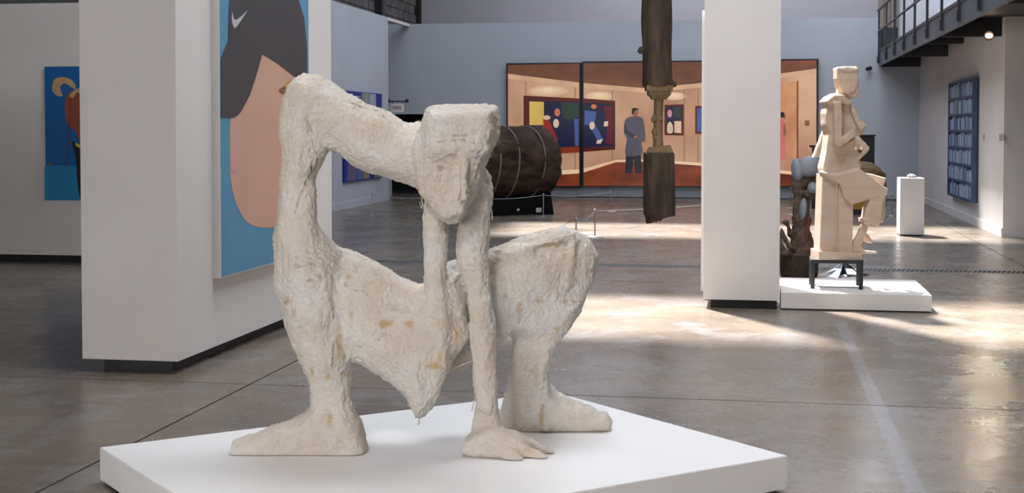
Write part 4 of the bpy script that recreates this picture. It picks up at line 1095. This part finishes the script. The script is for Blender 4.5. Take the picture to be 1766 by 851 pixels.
q2_, q3_ = at_d(1399, 251, 26.5), at_d(1436, 300, 26.5)
bt_ = thing('black_stool', (q2_.x + .2, q2_.y + .15, 0), 'narrow black stand seen behind the raised sleeve of the seated figure', 'stand')
MB().box(q2_.x - .02, q3_.x, q2_.y, q2_.y + .4, q2_.z - .04, q2_.z).build('top_board', M['black'], bt_)
MB().box(q2_.x + .03, q3_.x - .02, q2_.y + .03, q2_.y + .37, 0, q2_.z - .04).build('column', M['black'], bt_)

# ------------------------------------------------------------------ strapped log on the left
Zl = 25.0
cl = at_d(872, 283, Zl)
lg = thing('strapped_log', (cl.x, cl.y, 0), 'huge dark brown log bound with pale straps on a black stand by the far wall', 'log sculpture')
th0 = math.radians(32)
axl = RT * math.cos(th0) + FW * math.sin(th0)
Rl = .64
bark = mat('log_bark', (.022, .013, .009, 1), (.075, .048, .034, 1), .9, 3.5, (1, 1, 2.2), bump=.9, bscale=14, detail=9, spec=.2)
zc = .93
log_mesh((cl.x, cl.y, zc), axl, 1.85, Rl, 2, rings=24, lump=.07).build('log_body', bark, lg, smooth=True)
sdl = axl.cross(Vector((0, 0, 1))).normalized()
for t in (-.5, -.12, .41):
    cpt = Vector((cl.x, cl.y, zc)) + axl * t
    pts = []
    for k in range(33):
        a_k = 2 * math.pi * k / 32
        pts.append(cpt + (sdl * math.cos(a_k) + Vector((0, 0, 1)) * math.sin(a_k)) * (Rl * 1.045) + axl * (.03 * math.sin(a_k * 2 + t)))
    MB().tube(pts, .017, 6, cap=False).build('strap', mat('strap_grey', (.17, .15, .135, 1), None, .7), lg)
soot = mat('soot_black', (0.006, 0.006, 0.006, 1), None, .95, spec=.1)
for s_ in (-1, 1):
    c_ = Vector((cl.x, cl.y, 0)) + axl * (.6 * s_)
    q = [c_ + sdl * a + axl * b for a, b in ((-.5, -.12), (.5, -.12), (.5, .12), (-.5, .12))]
    q2 = [c_ + sdl * a + axl * b for a, b in ((-.42, -.1), (.42, -.1), (.42, .1), (-.42, .1))]
    MB().prism([Vector((v.x, v.y, 0)) for v in q], [Vector((v.x, v.y, .42)) for v in q2]).build('cradle', soot, lg)
c_ = Vector((cl.x, cl.y, 0))
q = [c_ + sdl * a + axl * b for a, b in ((-.44, -.85), (.44, -.85), (.44, .70), (-.44, .70))]
MB().prism([Vector((v.x, v.y, 0)) for v in q], [Vector((v.x, v.y, .30)) for v in q]).build('stand_skirt', soot, lg)
for (x, y, w_, h_) in ((929, 362.5, 12, 8), (893, 362, 5, 4)):
    fp = c_ + sdl * .4405
    # label card on the front skirt
    n_ = sdl
    if (ORI - fp).dot(n_) < 0: fp = c_ - sdl * .4405; n_ = -sdl
    d = ray(x, y); t = (fp - ORI).dot(n_) / d.dot(n_); pp = ORI + d * t + n_ * .01
    ww, hh_ = w_ * Zl / F / 2, h_ * Zl / F / 2
    MB().prism([pp + axl * a + Vector((0, 0, b)) for a, b in ((-ww, -hh_), (ww, -hh_), (ww, hh_), (-ww, hh_))],
               [pp + n_ * .004 + axl * a + Vector((0, 0, b)) for a, b in ((-ww, -hh_), (ww, -hh_), (ww, hh_), (-ww, hh_))]).build('label_card', mat('card', (.5, .5, .5, 1)), lg)

# ------------------------------------------------------------------ hanging carved trunk
Zh = 15.0
def hp(x, y, dz=0): return at_d(x, y, Zh + dz)
hc = hp(1136, 260)
ht_ = thing('hanging_trunk', (hc.x, hc.y, hp(1136, 382).z), 'bark covered tree trunk hanging from the roof with a carved slender column in its middle', 'trunk sculpture')
barkh = mat('trunk_bark', (.030, .020, .013, 1), (.085, .060, .042, 1), .9, 10, (1, 1, .18), bump=1.0, bscale=26)
sap = mat('trunk_sapwood', (.13, .085, .04, 1), (.19, .13, .065, 1), .7, 6, (1, 1, .4), bump=.3)
def trunk(prof, seed, name, ragged=0):
    """prof: (px centre, py, radius px)"""
    b = MB(); rows = []; n = 44
    for i, (x, y, r) in enumerate(prof):
        c = hp(x, y); row = []
        for k in range(n):
            t = 2 * math.pi * k / n
            q = Vector((math.cos(t) * 2.2, math.sin(t) * 2.2, c.z * 1.2 + seed))
            rr_ = r * Zh / F * (1 + .05 * mnoise.noise(q) + .05 * mnoise.noise(Vector((q.x * 4, q.y * 4, q.z * .7))) + .035 * mnoise.noise(Vector((q.x * 9, q.y * 9, q.z * 3))))
            dz = 0
            if ragged and i >= len(prof) - 2: dz = ragged * (math.cos(t) * .05 + .03 * mnoise.noise(q * 5))
            row.append(b.bm.verts.new(c + RT * (rr_ * math.cos(t)) + FW * (rr_ * math.sin(t)) + Vector((0, 0, dz))))
        rows.append(row)
    for A, B in zip(rows, rows[1:]):
        for k in range(n): b.bm.faces.new((A[k], A[(k + 1) % n], B[(k + 1) % n], B[k]))
    b.bm.faces.new(rows[0]); b.bm.faces.new(rows[-1][::-1])
    return b.build(name, barkh, ht_, smooth=True)
trunk([(1133 + (y + 120) * .001, y, 25.5 + .8 * math.sin(y * .05)) for y in range(-120, 149, 8)] + [(1133, 150, 24)], 1, 'upper_trunk')
trunk([(1136, 263, 24.5)] + [(1136.5 + (y - 265) * .008, y, 26.3 + (y - 265) * .01) for y in range(265, 372, 7)] + [(1138.5, 372, 26.5), (1139, 377, 24), (1139, 375, 15)], 6, 'lower_trunk', ragged=1)
b = MB().tube([hp(1112, 86), hp(1105, 87), hp(1101, 91)], [.05, .04, .02], 8); b.build('branch_stub', barkh, ht_, smooth=True)
b = MB().tube([hp(1150, 143), hp(1158, 145), hp(1167, 146)], [.06, .05, .02], 8); b.build('branch_stub', barkh, ht_, smooth=True)
def rrect(c, hx, hy, z):
    return [Vector((c.x, c.y, z)) + RT * (a * hx) + FW * (b2 * hy) for a, b2 in ((-1, -1), (1, -1), (1, 1), (-1, 1))]
kz = lambda y: hp(1136, y).z
s_ = Zh / F
for (cx_, y0_, y1_, r0, r1) in ((1136, 148, 157, 23, 22), (1136.5, 157, 165, 19.5, 18.5), (1136.5, 165, 172, 17, 12)):
    c = hp(cx_, y0_)
    MB().prism(rrect(c, r1 * s_, r1 * s_ * .9, kz(y1_)), rrect(c, r0 * s_, r0 * s_ * .9, kz(y0_))).build('capital_tier', sap, ht_)
b = MB()
for k in range(9):
    c = hp(1119.5 + k * 4.2, 160)
    off = -FW * (19.5 * s_ * .9 + .004)
    b.box(c.x + off.x - .006, c.x + off.x + .006, c.y + off.y - .012, c.y + off.y + .03, kz(164.5), kz(157.5))
b.build('capital_flutes', sap, ht_)
b = MB().tube([hp(1136, 170), hp(1135.5, 190), hp(1135, 215), hp(1135, 240), hp(1135, 256)], [.052, .05, .049, .052, .06], 12)
b.build('slender_column', sap, ht_, smooth=True)
for (x, y, r) in ((1129, 203, 5), (1126, 207, 4), (1129, 228, 5.5), (1130, 237, 5), (1139, 205, 4.5)):
    bm_ = bmesh.new(); bmesh.ops.create_icosphere(bm_, subdivisions=2, radius=r * s_)
    for v in bm_.verts: v.co = v.co * (1 + .3 * mnoise.noise(v.co * 30)); v.co.z *= 1.3
    bmesh.ops.translate(bm_, verts=bm_.verts, vec=hp(x, y, -.03)); me_ = bpy.data.meshes.new('knot'); bm_.to_mesh(me_); bm_.free()
    link_mesh('carved_knot', me_, sap, ht_, smooth=True)
c = hp(1135, 256)
MB().prism([hp(1112, 266, -.09), hp(1137, 268, -.155), hp(1137, 268, .15), hp(1112, 266, .09)], [hp(1118, 254, -.05), hp(1135, 251, -.07), hp(1135, 251, .07), hp(1118, 254, .05)]).build('cut_face', sap, ht_)
MB().prism([hp(1136, 278, -.165), hp(1161, 262, -.09), hp(1161, 266, .09), hp(1136, 268, .15)], [hp(1137, 252, -.08), hp(1156, 250, -.05), hp(1156, 250, .05), hp(1137, 252, .08)]).build('cut_face', sap, ht_)
tz = hp(1133, -118)
MB().tube([tz - Vector((0, 0, .1)), Vector((tz.x, tz.y, ZR))], .012, 6).build('hanging_cable', M['steel'], ht_)
